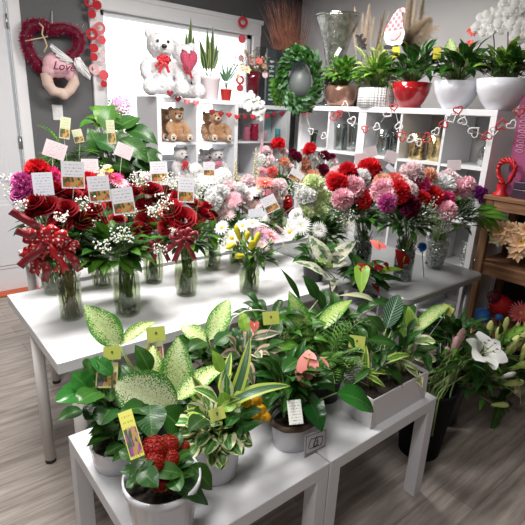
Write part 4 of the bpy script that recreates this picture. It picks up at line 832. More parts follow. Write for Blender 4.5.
for i in range(26): a = rnd(0, 6.28); e = rnd(.2, 1.3); frond(F, S, c+V((0, 0, .02)), (math.cos(a)*math.cos(e), math.sin(a)*math.cos(e), math.sin(e)), rnd(.16, .26), .055)
for px, py in ((345, 350), (335, 365), (352, 362), (325, 352)): A = c+V((0, 0, .04)); frond(F, S, A, onY(px, py, 1.0)-A, .2, .05)
S.build('stems', stem_green, t); F.build('fronds', [green_mid], t); lime_tag(t, 357, 342, 1.03, .062, 0, c)
# white trough with mixed foliage
x0, x1, y0, y1, z1 = 1.29, 1.655, .875, 1.02, ZB+.125
t = thing('planter_box', 'long white trough of mixed foliage plants on the right side table', 'planter', ((x0+x1)/2, (y0+y1)/2, ZB))
b = MB(); T = .006
b.box(x0, x1, y0, y1, ZB, ZB+T); b.box(x0, x1, y0, y0+T, ZB+T, z1); b.box(x0, x1, y1-T, y1, ZB+T, z1); b.box(x0, x0+T, y0+T, y1-T, ZB+T, z1); b.box(x1-T, x1, y0+T, y1-T, ZB+T, z1); b.build('trough', mat('white_trough', (.74, .72, .74), .4), t)
b = MB(); b.box(x0+T, x1-T, y0+T, y1-T, z1-.04, z1-.014); b.build('soil', soil, t)
F = MB(); S = MB(); c = V((1.47, .95, z1)); c1 = V((1.38, .95, z1-.02)); c2 = V((1.58, .95, z1-.02)); c3 = V((1.45, 1.0, z1-.02))
for cc, n in ((c1, 8), (c2, 18), (c3, 30)): fill(F, cc+V((0, .03, .08)), .10, n, (.07, .12), .38, 'lance', .15, (-.2, 1.1), mi=1, stem=S, root=cc)
hero(F, S, c3, [((386, 329, 1.0), (399, 294, 1.1), .075, 'ovate', 0, {'flat': 1}), ((384, 332, 1.0), (366, 315, 1.05), .06, 'lance', 1), ((392, 330, 1.0), (402, 310, 1.05), .05, 'lance', 1), ((395, 345, .95), (366, 340, 1.0), .055, 'lance', 1), ((384, 350, .95), (372, 375, .92), .05, 'lance', 1)])
hero(F, S, c1, [((376, 367, .93), (413, 356, .90), .035, 'lance', 2, {'bend': .14}), ((366, 372, .93), (392, 375, .90), .03, 'lance', 2), ((364, 374, .93), (386, 388, .87), .025, 'lance', 2), ((365, 374, .94), (366, 345, .97), .03, 'strap', 2), ((370, 368, .93), (353, 385, .92), .03, 'lance', 1)])
hero(F, S, c2, [((414, 342, .95), (435, 341, .90), .055, 'round', 3), ((414, 358, .95), (436, 360, .88), .058, 'round', 3), ((405, 362, .93), (418, 378, .86), .04, 'ovate', 3), ((414, 372, .93), (422, 388, .84), .045, 'ovate', 3), ((412, 335, 1.0), (452, 305, 1.02), .065, 'ovate', 4, {'bend': .12}), ((414, 338, 1.0), (408, 306, 1.08), .06, 'ovate', 5), ((412, 336, 1.0), (424, 322, 1.05), .05, 'ovate', 5), ((402, 338, 1.0), (396, 320, 1.05), .05, 'ovate', 5), ((424, 350, .93), (430, 372, .86), .04, 'ovate', 1), ((398, 360, .93), (420, 372, .87), .03, 'lance', 3)])
S.build('stems', stem_pale, t); F.build('foliage', [veined, green_dark, leafmat('lime_edged_leaf', (.09, .24, .03), (.52, .62, .14), 'margin', nscale=25), leafmat('cream_green_leaf', (.28, .40, .14), (.72, .74, .46), 'margin', nscale=40), speckle, green_lime], t)
lime_tag(t, 447, 310, 1.0, .055, -.3, c2)
# dark little pots inside the trough area and the peace lily behind
x, y = 1.53, 1.30
t = thing('potted_peace_lily', 'dark glossy plant with a long pale curling leaf, under the table edge', 'potted plant', (x, y, ZB)); pot(t, x, y, ZB, .15, .085, mat('dark_plastic_pot', (.02, .02, .02), .5), 'taper')
F = MB(); S = MB(); c = V((x, y, ZB+.14)); fill(F, c+V((0, 0, .05)), .13, 50, (.09, .13), .4, 'ovate', .2, (-.3, .7), mi=0, stem=S, root=c)
hero(F, S, c, [((378, 305, 1.2), (337, 296, 1.28), .035, 'lance', 1, {'bend': .15}), ((395, 312, 1.15), (372, 300, 1.2), .07, 'ovate', 0), ((352, 318, 1.25), (335, 305, 1.3), .05, 'lance', 0), ((400, 325, 1.1), (414, 305, 1.2), .07, 'ovate', 0)])
S.build('stems', stem_green, t); F.build('foliage', [green_dark, leafmat('cream_lance_leaf', (.55, .58, .35), (.75, .75, .55))], t)
# ficus tineke (on the table edge)
x, y = 1.80, 1.72
t = thing('potted_rubber_plant', 'cream and grey-green variegated rubber plant with big upright leaves', 'potted plant', (x, y, ZT)); pot(t, x, y, ZT, .10, .065, mat('dark_plastic_pot', (.02, .02, .02), .5), 'taper')
F = MB(); S = MB(); c = V((x, y, ZT+.09))
hero(F, S, c, [((330, 264, 1.6), (309, 235, 1.7), .085, 'ovate', 0, {'flat': 1}), ((328, 268, 1.6), (356, 241, 1.66), .085, 'ovate', 0), ((328, 278, 1.58), (293, 262, 1.62), .07, 'ovate', 0), ((328, 266, 1.6), (348, 262, 1.56), .07, 'ovate', 0), ((330, 268, 1.58), (318, 262, 1.5), .06, 'ovate', 1), ((332, 278, 1.58), (334, 300, 1.5), .04, 'ovate', 2), ((335, 278, 1.58), (332, 292, 1.45), .045, 'ovate', 0)])
fill(F, c+V((0, 0, .05)), .09, 24, (.07, .1), .5, 'ovate', .12, (-.4, .6), mi=3, stem=S, root=c)
S.build('stems', stem_green, t); F.build('foliage', [blotch, green_lime, mat('burgundy_leaf', (.04, .012, .015), .4), green_dark], t)
# red anthurium
x, y = 1.93, 1.50
t = thing('potted_anthurium', 'dark red anthurium with glossy heart leaves at the table corner', 'potted plant', (x, y, ZT)); pot(t, x, y, ZT-.0, .07, .055, mat('dark_plastic_pot', (.02, .02, .02), .5), 'taper')
F = MB(); S = MB(); c = V((x, y, ZT+.06))
hero(F, S, c, [((362, 268, 1.42), (361, 294, 1.36), .085, 'heart', 0, {'flat': 1, 'bend': .03}), ((380, 272, 1.42), (404, 270, 1.38), .05, 'heart', 0), ((376, 282, 1.42), (395, 296, 1.38), .08, 'heart', 1), ((375, 278, 1.42), (405, 282, 1.36), .06, 'heart', 1)])
fill(F, c+V((0, 0, .04)), .09, 34, (.07, .1), .55, 'heart', .12, (-.6, .5), mi=1, stem=S, root=c)
S.build('stems', stem_green, t); F.build('foliage', [green_lime, green_dark], t)
for px, py, sz, d, r_, k in ((376, 245, .095, (-.1, -.3, 1), .3, 'coral'), (363, 268, .075, (-.5, -.5, .6), 1, 'brick'), (377, 267, .08, (0, -.5, .7), 2, 'brick'), (400, 258, .115, (-.2, -.8, .4), .5, 'brick'), (376, 288, .06, (0, -.6, .6), 3, 'brick'), (386, 266, .065, (.2, -.6, .6), 1, 'brick')): bloom('spathe', k, t, onY(px, py, 1.42), d, sz, r_)
t = thing('flower_pick', 'small blue flower head tucked beside the ribbed vase', 'flower', (2.40, 1.40, ZT)); b = MB(); b.tube([(2.40, 1.40, ZT), onY(422, 250, 1.38)], .0025, 5); b.build('stem', stem_green, t); bloom('carn', 'blue', t, onY(422, 247, 1.38), (-.3, -.8, .4), .05)
# ---- big background plants on the rear table
def bigplant(name, label, x, y, parts, potm, h=.18, r=.11, fills=(), zt=ZT, mats=None, tags=(), stemm=None, pk='taper', group=None):
    t = thing(name, label, 'potted plant', (x, y, zt), group); pot(t, x, y, zt, h, r, potm, pk); F = MB(); S = MB(); c = V((x, y, zt+h*.9)); hero(F, S, c, parts)
    for f in fills: fill(F, onY(f[0], f[1], y+f[2]), *f[3:10], mi=f[10], stem=S, root=c)
    S.build('stems', stemm or stem_green, t); F.build('foliage', mats, t)
    for g_ in tags: tagcard(t, *g_, root=c)
    return t
muted_tag = cardmat('muted_plant_tag', (.20, .10, .06), (.50, .52, .34), (.2, .2, .1), pv=.45)
dp = mat('dark_plastic_pot', (.02, .02, .02), .5)
bigplant('potted_rubber_plant', 'large dark glossy rubber plant in front of the window, left of the teddies', 1.22, 2.88,
    [((118, 150, 2.8), (156, 178, 2.7), .15, 'ovate', 0, {'bend': .15}), ((125, 130, 2.85), (158, 145, 2.75), .14, 'ovate', 0, {'bend': .15}), ((115, 130, 2.85), (140, 118, 2.9), .13, 'ovate', 0), ((110, 125, 2.85), (94, 106, 2.9), .16, 'ovate', 1, {'bend': .12}), ((105, 130, 2.8), (112, 104, 2.85), .10, 'ovate', 1), ((120, 150, 2.75), (112, 132, 2.8), .16, 'round', 0), ((122, 140, 2.7), (148, 162, 2.62), .15, 'ovate', 0), ((112, 165, 2.7), (137, 172, 2.65), .12, 'ovate', 0), ((95, 140, 2.75), (120, 152, 2.7), .15, 'ovate', 0), ((100, 150, 2.75), (88, 128, 2.8), .11, 'ovate', 0), ((140, 150, 2.75), (157, 165, 2.7), .13, 'ovate', 0)],
    dp, fills=[(122, 162, .05, .17, 80, (.11, .16), .62, 'ovate', .15, (-.6, .8), 0), (104, 122, .05, .07, 14, (.08, .12), .6, 'ovate', .15, (-.2, .8), 1)], mats=[green_dark, green_mid], tags=[(111, 132, 2.66, .045, .13, .05, muted_tag)], r=.13)
def fernplant(label, x, y, n, R, cx, cy, dy, potm, tags=(), name='potted_fern'):
    t = thing(name, label, 'potted plant', (x, y, ZT)); pot(t, x, y, ZT, .16, .09, potm); F = MB(); S = MB(); c = V((x, y, ZT+.15)); top = onY(cx, cy, y+dy)
    for i in range(n): a = rnd(0, 6.28); e = rnd(-.1, 1.2); frond(F, S, c.lerp(top, rnd(.3, 1)), (math.cos(a)*math.cos(e), math.sin(a)*math.cos(e), math.sin(e)), rnd(.7, 1.1)*R, R*.24, droop=.4)
    S.tube([c, top], .006, 5); S.build('stems', stem_green, t); F.build('fronds', [green_mid, green_dark], t)
    for g_ in tags: tagcard(t, *g_, root=c)
fernplant('airy fern-leaved plant with tags below the light switch', .86, 2.80, 70, .26, 66, 154, 0, dp, tags=[(65, 128, 2.62, .05, .11, -.15, muted_tag), (78, 136, 2.66, .05, .07, .2, muted_tag)])
t = thing('potted_hydrangea', 'pale lilac hydrangea just visible above the rubber plant', 'potted plant', (1.32, 3.02, ZT)); pot(t, 1.32, 3.02, ZT, .16, .09, dp); b = MB(); b.tube([(1.32, 3.02, ZT+.14), onY(121, 112, 3.02)], .005, 5); b.build('stems', stem_green, t)
bloom('hyd', 'lilac', t, onY(121, 107, 3.0), (-.3, -.5, .6), .15); bloom('hyd', 'white', t, onY(113, 112, 3.02), (-.3, -.5, .6), .10)

# ------------------------------------------------------------------ plants and decor on top of the right shelf
ZS = 1.70
XS = 3.12
def topx(px): return onX(px, 106, XS)
copper = mat('brushed_copper_glaze', (.36, .20, .15), .25, .6, var=.25, vscale=6)
hob = new_mat('white_hobnail_ceramic'); m_, nt, N, L, bb = hob; tc = N.new('ShaderNodeTexCoord'); vo = N.new('ShaderNodeTexVoronoi'); vo.inputs['Scale'].default_value = 55; vo.inputs['Randomness'].default_value = .1; L.new(tc.outputs['Object'], vo.inputs[0]); r_ = N.new('ShaderNodeValToRGB'); r_.color_ramp.elements[0].position = .3; r_.color_ramp.elements[0].color = (.78, .78, .78, 1); r_.color_ramp.elements[1].position = .55; r_.color_ramp.elements[1].color = (.42, .42, .42, 1); L.new(vo.outputs['Distance'], r_.inputs[0]); L.new(r_.outputs[0], bb.inputs['Base Color'])
bp = N.new('ShaderNodeBump'); bp.invert = True; bp.inputs['Distance'].default_value = .01; L.new(vo.outputs['Distance'], bp.inputs['Height']); L.new(bp.outputs[0], bb.inputs['Normal']); hobm = m_
red_glaze = mat('deep_red_glaze', (.32, .008, .012), .12, coat=.5); bowl_white = mat('white_bowl_glaze', (.66, .67, .72), .3)
cream_l = leafmat('cream_lily_leaf', (.30, .42, .12), (.74, .72, .40), 'margin', nscale=30)
def shelfplant(label, px, pw, ph, kind, m, name, body, cat='potted plant'):
    p = topx(px); dist = (p-CAM).dot(fw); r = pw/2*dist/FPX; h = ph*dist/FPX; r = min(r, .165)
    t = thing(name, label, cat, (XS, p.y, ZS)); pot(t, XS, p.y, ZS, h, r, m, kind); F = MB(); S = MB(); c = V((XS, p.y, ZS+h*.92)); mats = body(t, F, S, c, r)
    S.build('stems', stem_green, t); F.build('foliage', mats, t); return t
def b1(t, F, S, c, r): fill(F, c+V((0, 0, .08)), .16, 170, (.05, .09), .5, 'ovate', .15, (-.2, 1.2), mi=0, stem=S, root=c); fill(F, c+V((0, 0, .08)), .14, 40, (.05, .08), .5, 'ovate', .15, (0, 1.2), mi=1, stem=S, root=c); tagcard(t, 338, 52, 3.1*0+onX(338, 60, XS).y, .03, .07, -.5, barcode_tag, c); return [green_mid, green_lime]
def b2(t, F, S, c, r):
    fill(F, c+V((0, 0, .08)), .16, 80, (.08, .12), .45, 'lance', .15, (-.1, 1.1), mi=0, stem=S, root=c); fill(F, c+V((0, 0, .08)), .16, 50, (.08, .12), .45, 'ovate', .15, (-.1, 1.1), mi=2, stem=S, root=c); fill(F, c+V((0, .03, .12)), .17, 26, (.10, .15), .38, 'lance', .15, (.2, 1.1), mi=1, stem=S, root=c); fill(F, c+V((0, 0, .05)), .12, 30, (.05, .08), .4, 'lance', .15, (-.3, .6), mi=2, stem=S, root=c); return [green_mid, cream_l, green_lime]
def b3(t, F, S, c, r):
    fill(F, c+V((0, 0, .09)), .17, 100, (.09, .14), .5, 'ovate', .15, (-.1, 1.1), mi=0, stem=S, root=c); fill(F, c+V((0, .08, .02)), .10, 40, (.03, .05), .5, 'ovate', .15, (-.2, 1.0), mi=1, stem=S, root=c)
    yy = onX(396, 52, XS-.08).y; tagcard(t, 396, 52, yy, .05, .07, .1, mat('yellow_tag', (.75, .68, .06), .4), c); return [green_dark, cream_l]
def b4(t, F, S, c, r):
    fill(F, c+V((0, 0, .08)), .17, 100, (.08, .13), .5, 'ovate', .15, (-.1, 1.0), mi=0, stem=S, root=c); fill(F, c+V((0, .08, .05)), .10, 60, (.03, .05), .6, 'round', .15, (-.1, 1.0), mi=2, stem=S, root=c)
    p = onX(451, 60, XS); q = onX(450, 38, XS); F.leaf(p, q, .085, (-1, -.4, .2), .05, 'ovate', .15, 1, n=8); fill(F, c+V((0, -.03, .08)), .10, 8, (.08, .1), .5, 'ovate', .1, (.3, 1.2), mi=1, stem=S, root=c)
    yy = onX(437, 53, XS-.08).y; tagcard(t, 437, 53, yy, .05, .07, .1, mat('yellow_tag', (.75, .68, .06), .4), c)
    for px, py in ((465, 46), (470, 43), (461, 48), (466, 50), (473, 34), (470, 31)): bloom('poin', 'coral', t, onX(px, py, XS), (-.8, -.4, .5), .055)
    return [green_dark, speckle, leafmat('bronze_green_leaf', (.10, .10, .05), (.22, .22, .12))]
def b5(t, F, S, c, r):
    fill(F, c+V((0, 0, .05)), .18, 80, (.08, .12), .5, 'ovate', .15, (.05, .8), mi=0, stem=S, root=c); fill(F, c+V((0, .03, .06)), .15, 36, (.08, .12), .55, 'ovate', .15, (.1, 1.1), mi=1, stem=S, root=c); fill(F, c+V((0, 0, .02)), .13, 40, (.05, .08), .5, 'round', .15, (.1, .7), mi=2, stem=S, root=c)
    for a, b_ in ((((495, 70), (494, 40), (492, 27)), ((480, 26), (484, 18), (490, 25), (494, 20), (502, 25), (485, 24), (497, 30), (478, 28), (490, 15), (497, 14), (486, 33))), (((507, 75), (508, 40), (508, 14)), ((505, 5), (512, 3), (510, 14), (516, 10), (504, 13), (519, 5), (508, 0))), (((517, 75), (520, 40), (523, 20)), ((516, 22), (521, 28), (524, 15), (520, 34), (514, 27), (524, 40), (516, 38)))):
        P = [onX(x_, y_, XS) for x_, y_ in a]; sp = MB(); sp.tube([c]+P+[onX(*b_[-1], XS)], .0035, 6); so = sp.build('orchid_stem', stem_dark, t)
        for px, py in b_:
            o = bloom('orchid', 'silk', t, onX(px, py, XS+rnd(-.05, .02)), (-.85, -.5, rnd(-.1, .2)), rnd(.085, .105), 0); o.parent = so
    for px, py, k, s_ in ((510, 40, 'pink', .05), (511, 45, 'mauve', .05), (509, 50, 'red', .05)): bloom('bud', k, t, onX(px, py, XS-.02), (0, 0, 1), (.04, .04, s_))
    return [green_dark, green_lime, leafmat('purple_green_leaf', (.06, .07, .03), (.16, .12, .10))]
shelfplant('leafy green plant in a brown copper-glazed pot beside the silver vase', 340, 32, 19, 'cup', copper, 'potted_plant', b1)
shelfplant('cream and green leaved plant in a white textured round pot', 375, 36, 18, 'straight', hobm, 'potted_plant', b2)
shelfplant('dark leaved plant in a glossy deep red bowl', 409, 38, 24, 'bowl', red_glaze, 'potted_plant', b3)
shelfplant('speckled leaf and coral flower arrangement in the narrower white bowl', 454, 44, 26, 'bowl', bowl_white, 'potted_plant', b4)
shelfplant('white moth orchids in the white bowl nearest the right edge', 500, 54, 29, 'bowl', bowl_white, 'potted_orchid', b5)

# ------------------------------------------------------------------ vases, grasses and ornaments on the shelf tops
def topp(px, X=XS): p = onX(px, 106, X); return p
mirror = mat('mercury_glass', (.34, .35, .32), .22, .85, bump=.8, bscale=45, var=.45, vscale=22)
p = topp(331, 3.22); sc = (p-CAM).dot(fw)/FPX
t = thing('trumpet_vase', 'tall silver mercury glass trumpet vase against the pale wall', 'vase', (3.22, p.y, ZS))
hh = onX(331, 17, 3.22).z-ZS; R = 21*sc
b = MB(); b.lathe([(.001, 0), (R*.72, 0), (R*.72, .02), (R*.45, .04), (R*.36, .07), (R*.44, hh*.2), (R*.62, hh*.30), (R*.62, hh*.34), (R*.36, hh*.37), (R*.38, hh*.44), (R*.52, hh*.62), (R*.78, hh*.85), (R*.98, hh*.97), (R*1.0, hh), (R*.96, hh), (R*.75, hh*.85), (R*.48, hh*.62), (R*.3, hh*.3), (.001, hh*.28)], (3.22, p.y, ZS), 40); b.build('vase_body', mirror, t)
b = MB(); b.lathe([(R*.98, hh*.985), (R*1.03, hh*.99), (R*1.03, hh+.004), (R*.97, hh+.004)], (3.22, p.y, ZS), 40); b.build('rim', mat('silver_rim', (.6, .6, .58), .15, 1), t)
# pampas and dried grasses in slim vases behind the plants
pamp = mat('beige_pampas', (.58, .47, .35), .95); pamp2 = mat('brown_dried_grass', (.26, .18, .10), .9); wheat = mat('pale_wheat', (.66, .54, .42), .9)
def plume(mb, A, B, R, n, L_=.05):
    A, B = V(A), V(B); d = (B-A); 
    for i in range(n):
        s = rnd(0, 1); p = A+d*s; a = rnd(0, 6.28); x = d.orthogonal().normalized(); y = d.cross(x).normalized(); o = (x*math.cos(a)+y*math.sin(a)); q = R*math.sin(PI*min(.97, s*.8+.15))
        e = p+o*q*rnd(.5, 1)+d.normalized()*rnd(.3, 1)*L_+V((0, 0, -L_*.2)); mb.tube([p, p.lerp(e, .5)+V((0, 0, .004)), e], [.0009, .0007, .0003], 3, cap=False)
def grassjar(name, label, px, X, jm, jh, jr, stems, cat='dried grass', group=None):
    p = topp(px, X); t = thing(name, label, cat, (X, p.y, ZS), group)
    b = MB(); b.lathe([(.001, 0), (jr, 0), (jr*1.05, jh*.5), (jr*.7, jh*.9), (jr*.75, jh), (jr*.65, jh), (jr*.6, jh*.85), (.001, jh*.8)], (X, p.y, ZS), 20); b.build('jar', jm, t)
    for (a, b_, R, n, m) in stems:
        A, B = onX(*a, X), onX(*b_, X); k = MB(); k.tube([(X, p.y, ZS+jh*.82), A.lerp(V((X, p.y, ZS+jh)), .4), A, B], .0022, 4); k.build('stem', m, t); k = MB(); plume(k, A, B, R, n); k.build('plume', m, t)
jm = mat('dark_jar_glaze', (.06, .05, .045), .4)
grassjar('pampas_grass', 'tall pale pampas plumes just right of the silver vase', 357, 3.3, jm, .14, .05, [((356, 50), (355, 10), .035, 900, wheat), ((366, 48), (369, 8), .04, 900, wheat), ((362, 52), (363, 16), .03, 600, pamp), ((371, 45), (374, 20), .025, 400, pamp)])
grassjar('dried_grass', 'brown dried grass bunch slanting left of the gnome sign', 379, 3.3, jm, .14, .05, [((375, 54), (384, 14), .018, 600, pamp2), ((377, 54), (388, 16), .018, 600, pamp), ((379, 56), (381, 18), .015, 500, pamp2)])
grassjar('dried_grass', 'tall dried wheat bunch rising behind the gnome sign', 414, 3.33, jm, .14, .05, [((404, 40), (408, 2), .03, 800, pamp), ((412, 40), (417, -4), .03, 800, wheat), ((418, 40), (424, -5), .03, 700, pamp2), ((408, 44), (412, -4), .03, 600, pamp2)])
grassjar('pampas_grass', 'fluffy beige pampas leaning right of the gnome sign', 406, 3.2, jm, .12, .045, [((405, 50), (428, 20), .10, 3800, pamp), ((404, 52), (418, 28), .09, 2200, pamp), ((412, 48), (437, 26), .07, 500, wheat)])
# black dried butterflies among the pampas
b = MB(); c = onX(363, 44, 3.12)
for dx, dz, s_ in ((0, 0, .05), (.03, .04, .04), (-.02, -.03, .035)):
    for sg in (-1, 1): b.leaf(c+V((0, dx, dz)), c+V((-.02, dx+sg*s_, dz+s_*.7)), s_*.8, (-1, 0, 0), .1, 'round', .2, n=5); b.leaf(c+V((0, dx, dz)), c+V((-.01, dx+sg*s_*.8, dz-s_*.4)), s_*.6, (-1, 0, 0), .1, 'round', .2, n=5)
b.tube([c, c+V((0, 0, -.08)), V((c.x, c.y, ZS+.1)), V((c.x, c.y, ZS))], .002, 4)
solo(b, 'dried_leaf_spray', mat('black_dried_leaf', (.03, .025, .025), .7), 'curled black dried leaf spray between the pampas plumes', 'dried flower', (c.x, c.y, ZS))
# gnome sign
GX = 3.06
p = topp(399, GX); t = thing('gnome_sign', 'flat gnome cutout with a pink plaid hat and white beard', 'sign', (GX, p.y, ZS))
def polyplate(pts, X, th, name, m, parent, off=0):
    P = [onX(x, y, X) for x, y in pts]; b = MB(); n = len(P); b.v = [(q.x-off-th/2, q.y, q.z) for q in P]+[(q.x-off+th/2, q.y, q.z) for q in P]
    b.face(range(n), sm=False); b.face(range(2*n-1, n-1, -1), sm=False)
    for i in range(n): b.face((i, i+n, (i+1) % n+n, (i+1) % n), sm=False)
    return b.build(name, m, parent)
plaid = new_mat('pink_plaid_paint'); m_, nt, N, L, bb = plaid; tc = N.new('ShaderNodeTexCoord'); ck = N.new('ShaderNodeTexChecker'); ck.inputs['Scale'].default_value = 42; ck.inputs[1].default_value = (.62, .13, .16, 1); ck.inputs[2].default_value = (.80, .48, .48, 1); L.new(tc.outputs['Object'], ck.inputs[0]); L.new(ck.outputs[0], bb.inputs['Base Color']); plaid_m = m_
polyplate([(385, 31), (389, 24), (394, 15), (399, 9), (404, 7.5), (407, 10), (405.5, 12.5), (402, 11.5), (404, 24), (404, 28), (394, 30)], GX, .008, 'hat', plaid_m, t, .004)
polyplate([(385, 31), (384, 38), (387, 45), (394, 47), (402, 44), (405, 34), (404, 28), (395, 27)], GX, .006, 'beard', mat('white_gnome_paint', (.66, .65, .65), .6), t)
polyplate([(390, 40), (390, 36), (396, 30), (402, 31), (401, 35), (396, 40)], GX, .006, 'pink_heart', mat('pink_gnome_paint', (.75, .30, .32), .6), t, .007)
polyplate([(384, 46), (388, 44.5), (393, 46), (398, 44.5), (399, 47), (390, 49.5), (385, 49.5)], GX, .008, 'boots', mat('black_gnome_paint', (.02, .02, .02), .5), t, .004)
b = MB(); q = onX(394, 47, GX); b.tube([(GX, q.y, ZS), q, onX(395, 38, GX+.01)], .003, 5); b.build('stick', mat('thin_wood_stick', (.5, .35, .2), .7), t)
# leafy eucalyptus wreath hanging over the shelf corner with a round dark mirror
WX = 2.92
wc = onX(300, 80, WX); t = thing('eucalyptus_wreath', 'grey-green eucalyptus wreath with a dark grey centre on the shelf corner', 'wreath', (wc.x, wc.y, wc.z))
u_ = (CAM-wc).normalized(); xx = V((0, 0, 1)).cross(u_).normalized(); yy = u_.cross(xx); sc = (wc-CAM).dot(fw)/FPX
b = MB(); b.tube([wc+(xx*math.cos(a)+yy*math.sin(a))*18*sc for a in [2*PI*k/24 for k in range(25)]], .006, 6); b.build('ring', stem_dark, t)
F = MB()
for i in range(800):
    a = rnd(0, 2*PI); q = wc+(xx*math.cos(a)*16+yy*math.sin(a)*22)*sc*rnd(.75, 1.32)+u_*rnd(-.03, .06); d = (xx*math.cos(a+1.1)+yy*math.sin(a+1.1)+u_*rnd(-.2, .8)+V((rnd(-.4, .4), rnd(-.4, .4), rnd(-.4, .4)))).normalized(); ln = rnd(.035, .075); F.leaf(q, q+d*ln, ln*.48, u_+V((rnd(-.7, .7), rnd(-.7, .7), rnd(-.7, .7))), .1, 'ovate', .2, 1 if i % 3 else 0, n=4)
for i in range(70):
    q = onX(280+rnd(-6, 8), 84+rnd(-5, 18), WX-.04); d = V((rnd(-.6, .2), rnd(-.3, .8), rnd(-.5, .4))).normalized(); ln = rnd(.06, .09); F.leaf(q, q+d*ln, ln*.5, u_, .1, 'ovate', .2, 2, n=5)
F.build('foliage', [green_blue, green_dark, green_mid], t)
b = MB(); b.lathe([(.001, 0), (.115, 0), (.12, .006), (.12, .012), (.001, .014)], (0, 0, 0), 36, sx=.8, sy=1.15); o = b.build('dark_disc', mat('dark_grey_disc', (.12, .135, .13), .45, 0), t, off=V((0, 0, 0)))
o.location = -u_*.03+V((0, 0, -.03)); o.rotation_euler = Matrix((xx, yy, u_)).transposed().to_euler()
# red curly twigs in dark bins at the corner
CX, CY = 3.25, 4.02
binm = mat('dark_teal_bin', (.035, .05, .055), .35)
t = thing('twig_bundle', 'big bunch of reddish brown curly twigs in a dark bin in the corner', 'branches', (CX, CY, ZS))
q0, q1 = onY(276, 60, CY), onY(302, 60, CY); cx = (q0.x+q1.x)/2; rb = (q1.x-q0.x)/2; hb = onY(290, 52, CY).z-ZS
ORG[t.name] = V((cx, CY, ZS)); t.location = (cx, CY, ZS)
b = MB(); b.lathe([(.001, 0), (rb*.85, 0), (rb, hb), (rb*.96, hb), (rb*.8, hb*.1), (.001, hb*.08)], (cx, CY, ZS), 28); b.build('bin', binm, t)
b = MB()
for i in range(230):
    a = rnd(0, 6.28); st = V((cx+math.cos(a)*rb*.6*random.random(), CY+math.sin(a)*rb*.5, ZS+hb*.5)); lean = V((rnd(-.42, .20), rnd(-.12, .06), 1)).normalized(); P = [st]; hl = rnd(.35, .68)*1.15; ph = rnd(0, 6)
    for k in range(1, 9): s = k/8; P.append(st+lean*hl*s+V((math.sin(s*9+ph), math.cos(s*8+ph), 0))*.022*s+V((lean.x*.25, 0, 0))*s*s)
    b.tube(P, [.0032*(1-.7*k/8) for k in range(9)], 3, cap=False)
    if i % 2 == 0: b.tube([P[4], P[4]+V((rnd(-.06, .06), 0, .08)), P[4]+V((rnd(-.09, .09), 0, .18))], [.002, .0015, .001], 3, cap=False)
b.build('twigs', mat('reddish_twig', (.48, .20, .13), .8, var=.5, vscale=12), t)
for (xa, xb, yt, X_, m_, lab) in ((257, 263, 47, 3.88, mat('near_black_bin', (.018, .02, .024), .35), 'narrow black upright tube beside the window frame'), (263.5, 272, 49, 3.95, binm, 'dark teal square tube with a row of holes, left of the twigs')):
    A, B = onY(xa, 75, X_), onY(xb, 75, X_); h_ = onY((xa+xb)/2, yt, X_).z-ZS; cx_ = (A.x+B.x)/2; w_ = (B.x-A.x)
    t = thing('display_tube', lab, 'tube', (cx_, X_, ZS)); b = MB(); b.box(cx_-w_/2, cx_+w_/2, X_-w_/2, X_+w_/2, ZS, ZS+h_, bev=.004); b.build('tube_body', m_, t)
    if xa > 260:
        b = MB()
        for k in range(9): b.box(cx_-w_*.25, cx_+w_*.28, X_-w_/2-.003, X_-w_/2+.004, ZS+.05+k*.045, ZS+.067+k*.045, bev=.002)
        b.build('hole_row', mat('pale_hole_rim', (.45, .55, .55), .5), t)
# dried arrangement in a burgundy goblet, on the shelf top by the window
AY = 3.80
bc = onY(252, 100, AY); t = thing('dried_flower_arrangement', 'dried coral and cream flower arrangement in a burgundy goblet', 'flower arrangement', (bc.x, AY, ZS))
hg = onY(252, 72, AY).z-ZS; b = MB(); b.lathe([(.001, 0), (.055, 0), (.05, .01), (.02, .03), (.02, .06), (.06, .10), (.075, hg*.8), (.07, hg), (.065, hg), (.06, hg*.8), (.001, .08)], (bc.x, AY, ZS), 28); b.build('goblet', mat('burgundy_glass', (.10, .004, .012), .12, coat=.5), t)
c = V((bc.x, AY, ZS+hg)); b = MB(); pf = MB(); pf.ball((0, 0, 0), 1, 6); _o = pf.build('seed', mat('dried_cream', (.62, .50, .38), .9)); sm0 = _o.data; bpy.data.objects.remove(_o)
sms = [sm0, sm0.copy(), sm0.copy()]; sms[1].materials[0] = mat('dried_olive', (.25, .22, .10), .9); sms[2].materials[0] = mat('dried_rose', (.42, .18, .15), .9)
for i in range(90):
    a = rnd(0, 6.28); e = rnd(.0, 1.3); d = V((math.cos(a)*math.cos(e), .6*math.sin(a)*math.cos(e), math.sin(e))); q = c+d*rnd(.12, .24); b.tube([c, c+d*.08, q], .0013, 3, cap=False)
    inst(sms[i % 3], 'seed_head', t, q, (0, 0, 0), rnd(.006, .011))
b.build('stems', pamp2, t)
for px, py, k, s_ in ((259, 61, 'coral', .08), (247, 70, 'cream', .09), (265, 75, 'blush', .07), (242, 68, 'cream', .06), (252, 62, 'dustypink', .07), (264, 66, 'apricot', .06), (238, 76, 'apricot', .05)): bloom('poin' if k in ('coral', 'cream') else 'mum', k, t, onY(px, py, AY-.06), (-.4, -.8, .3), s_)
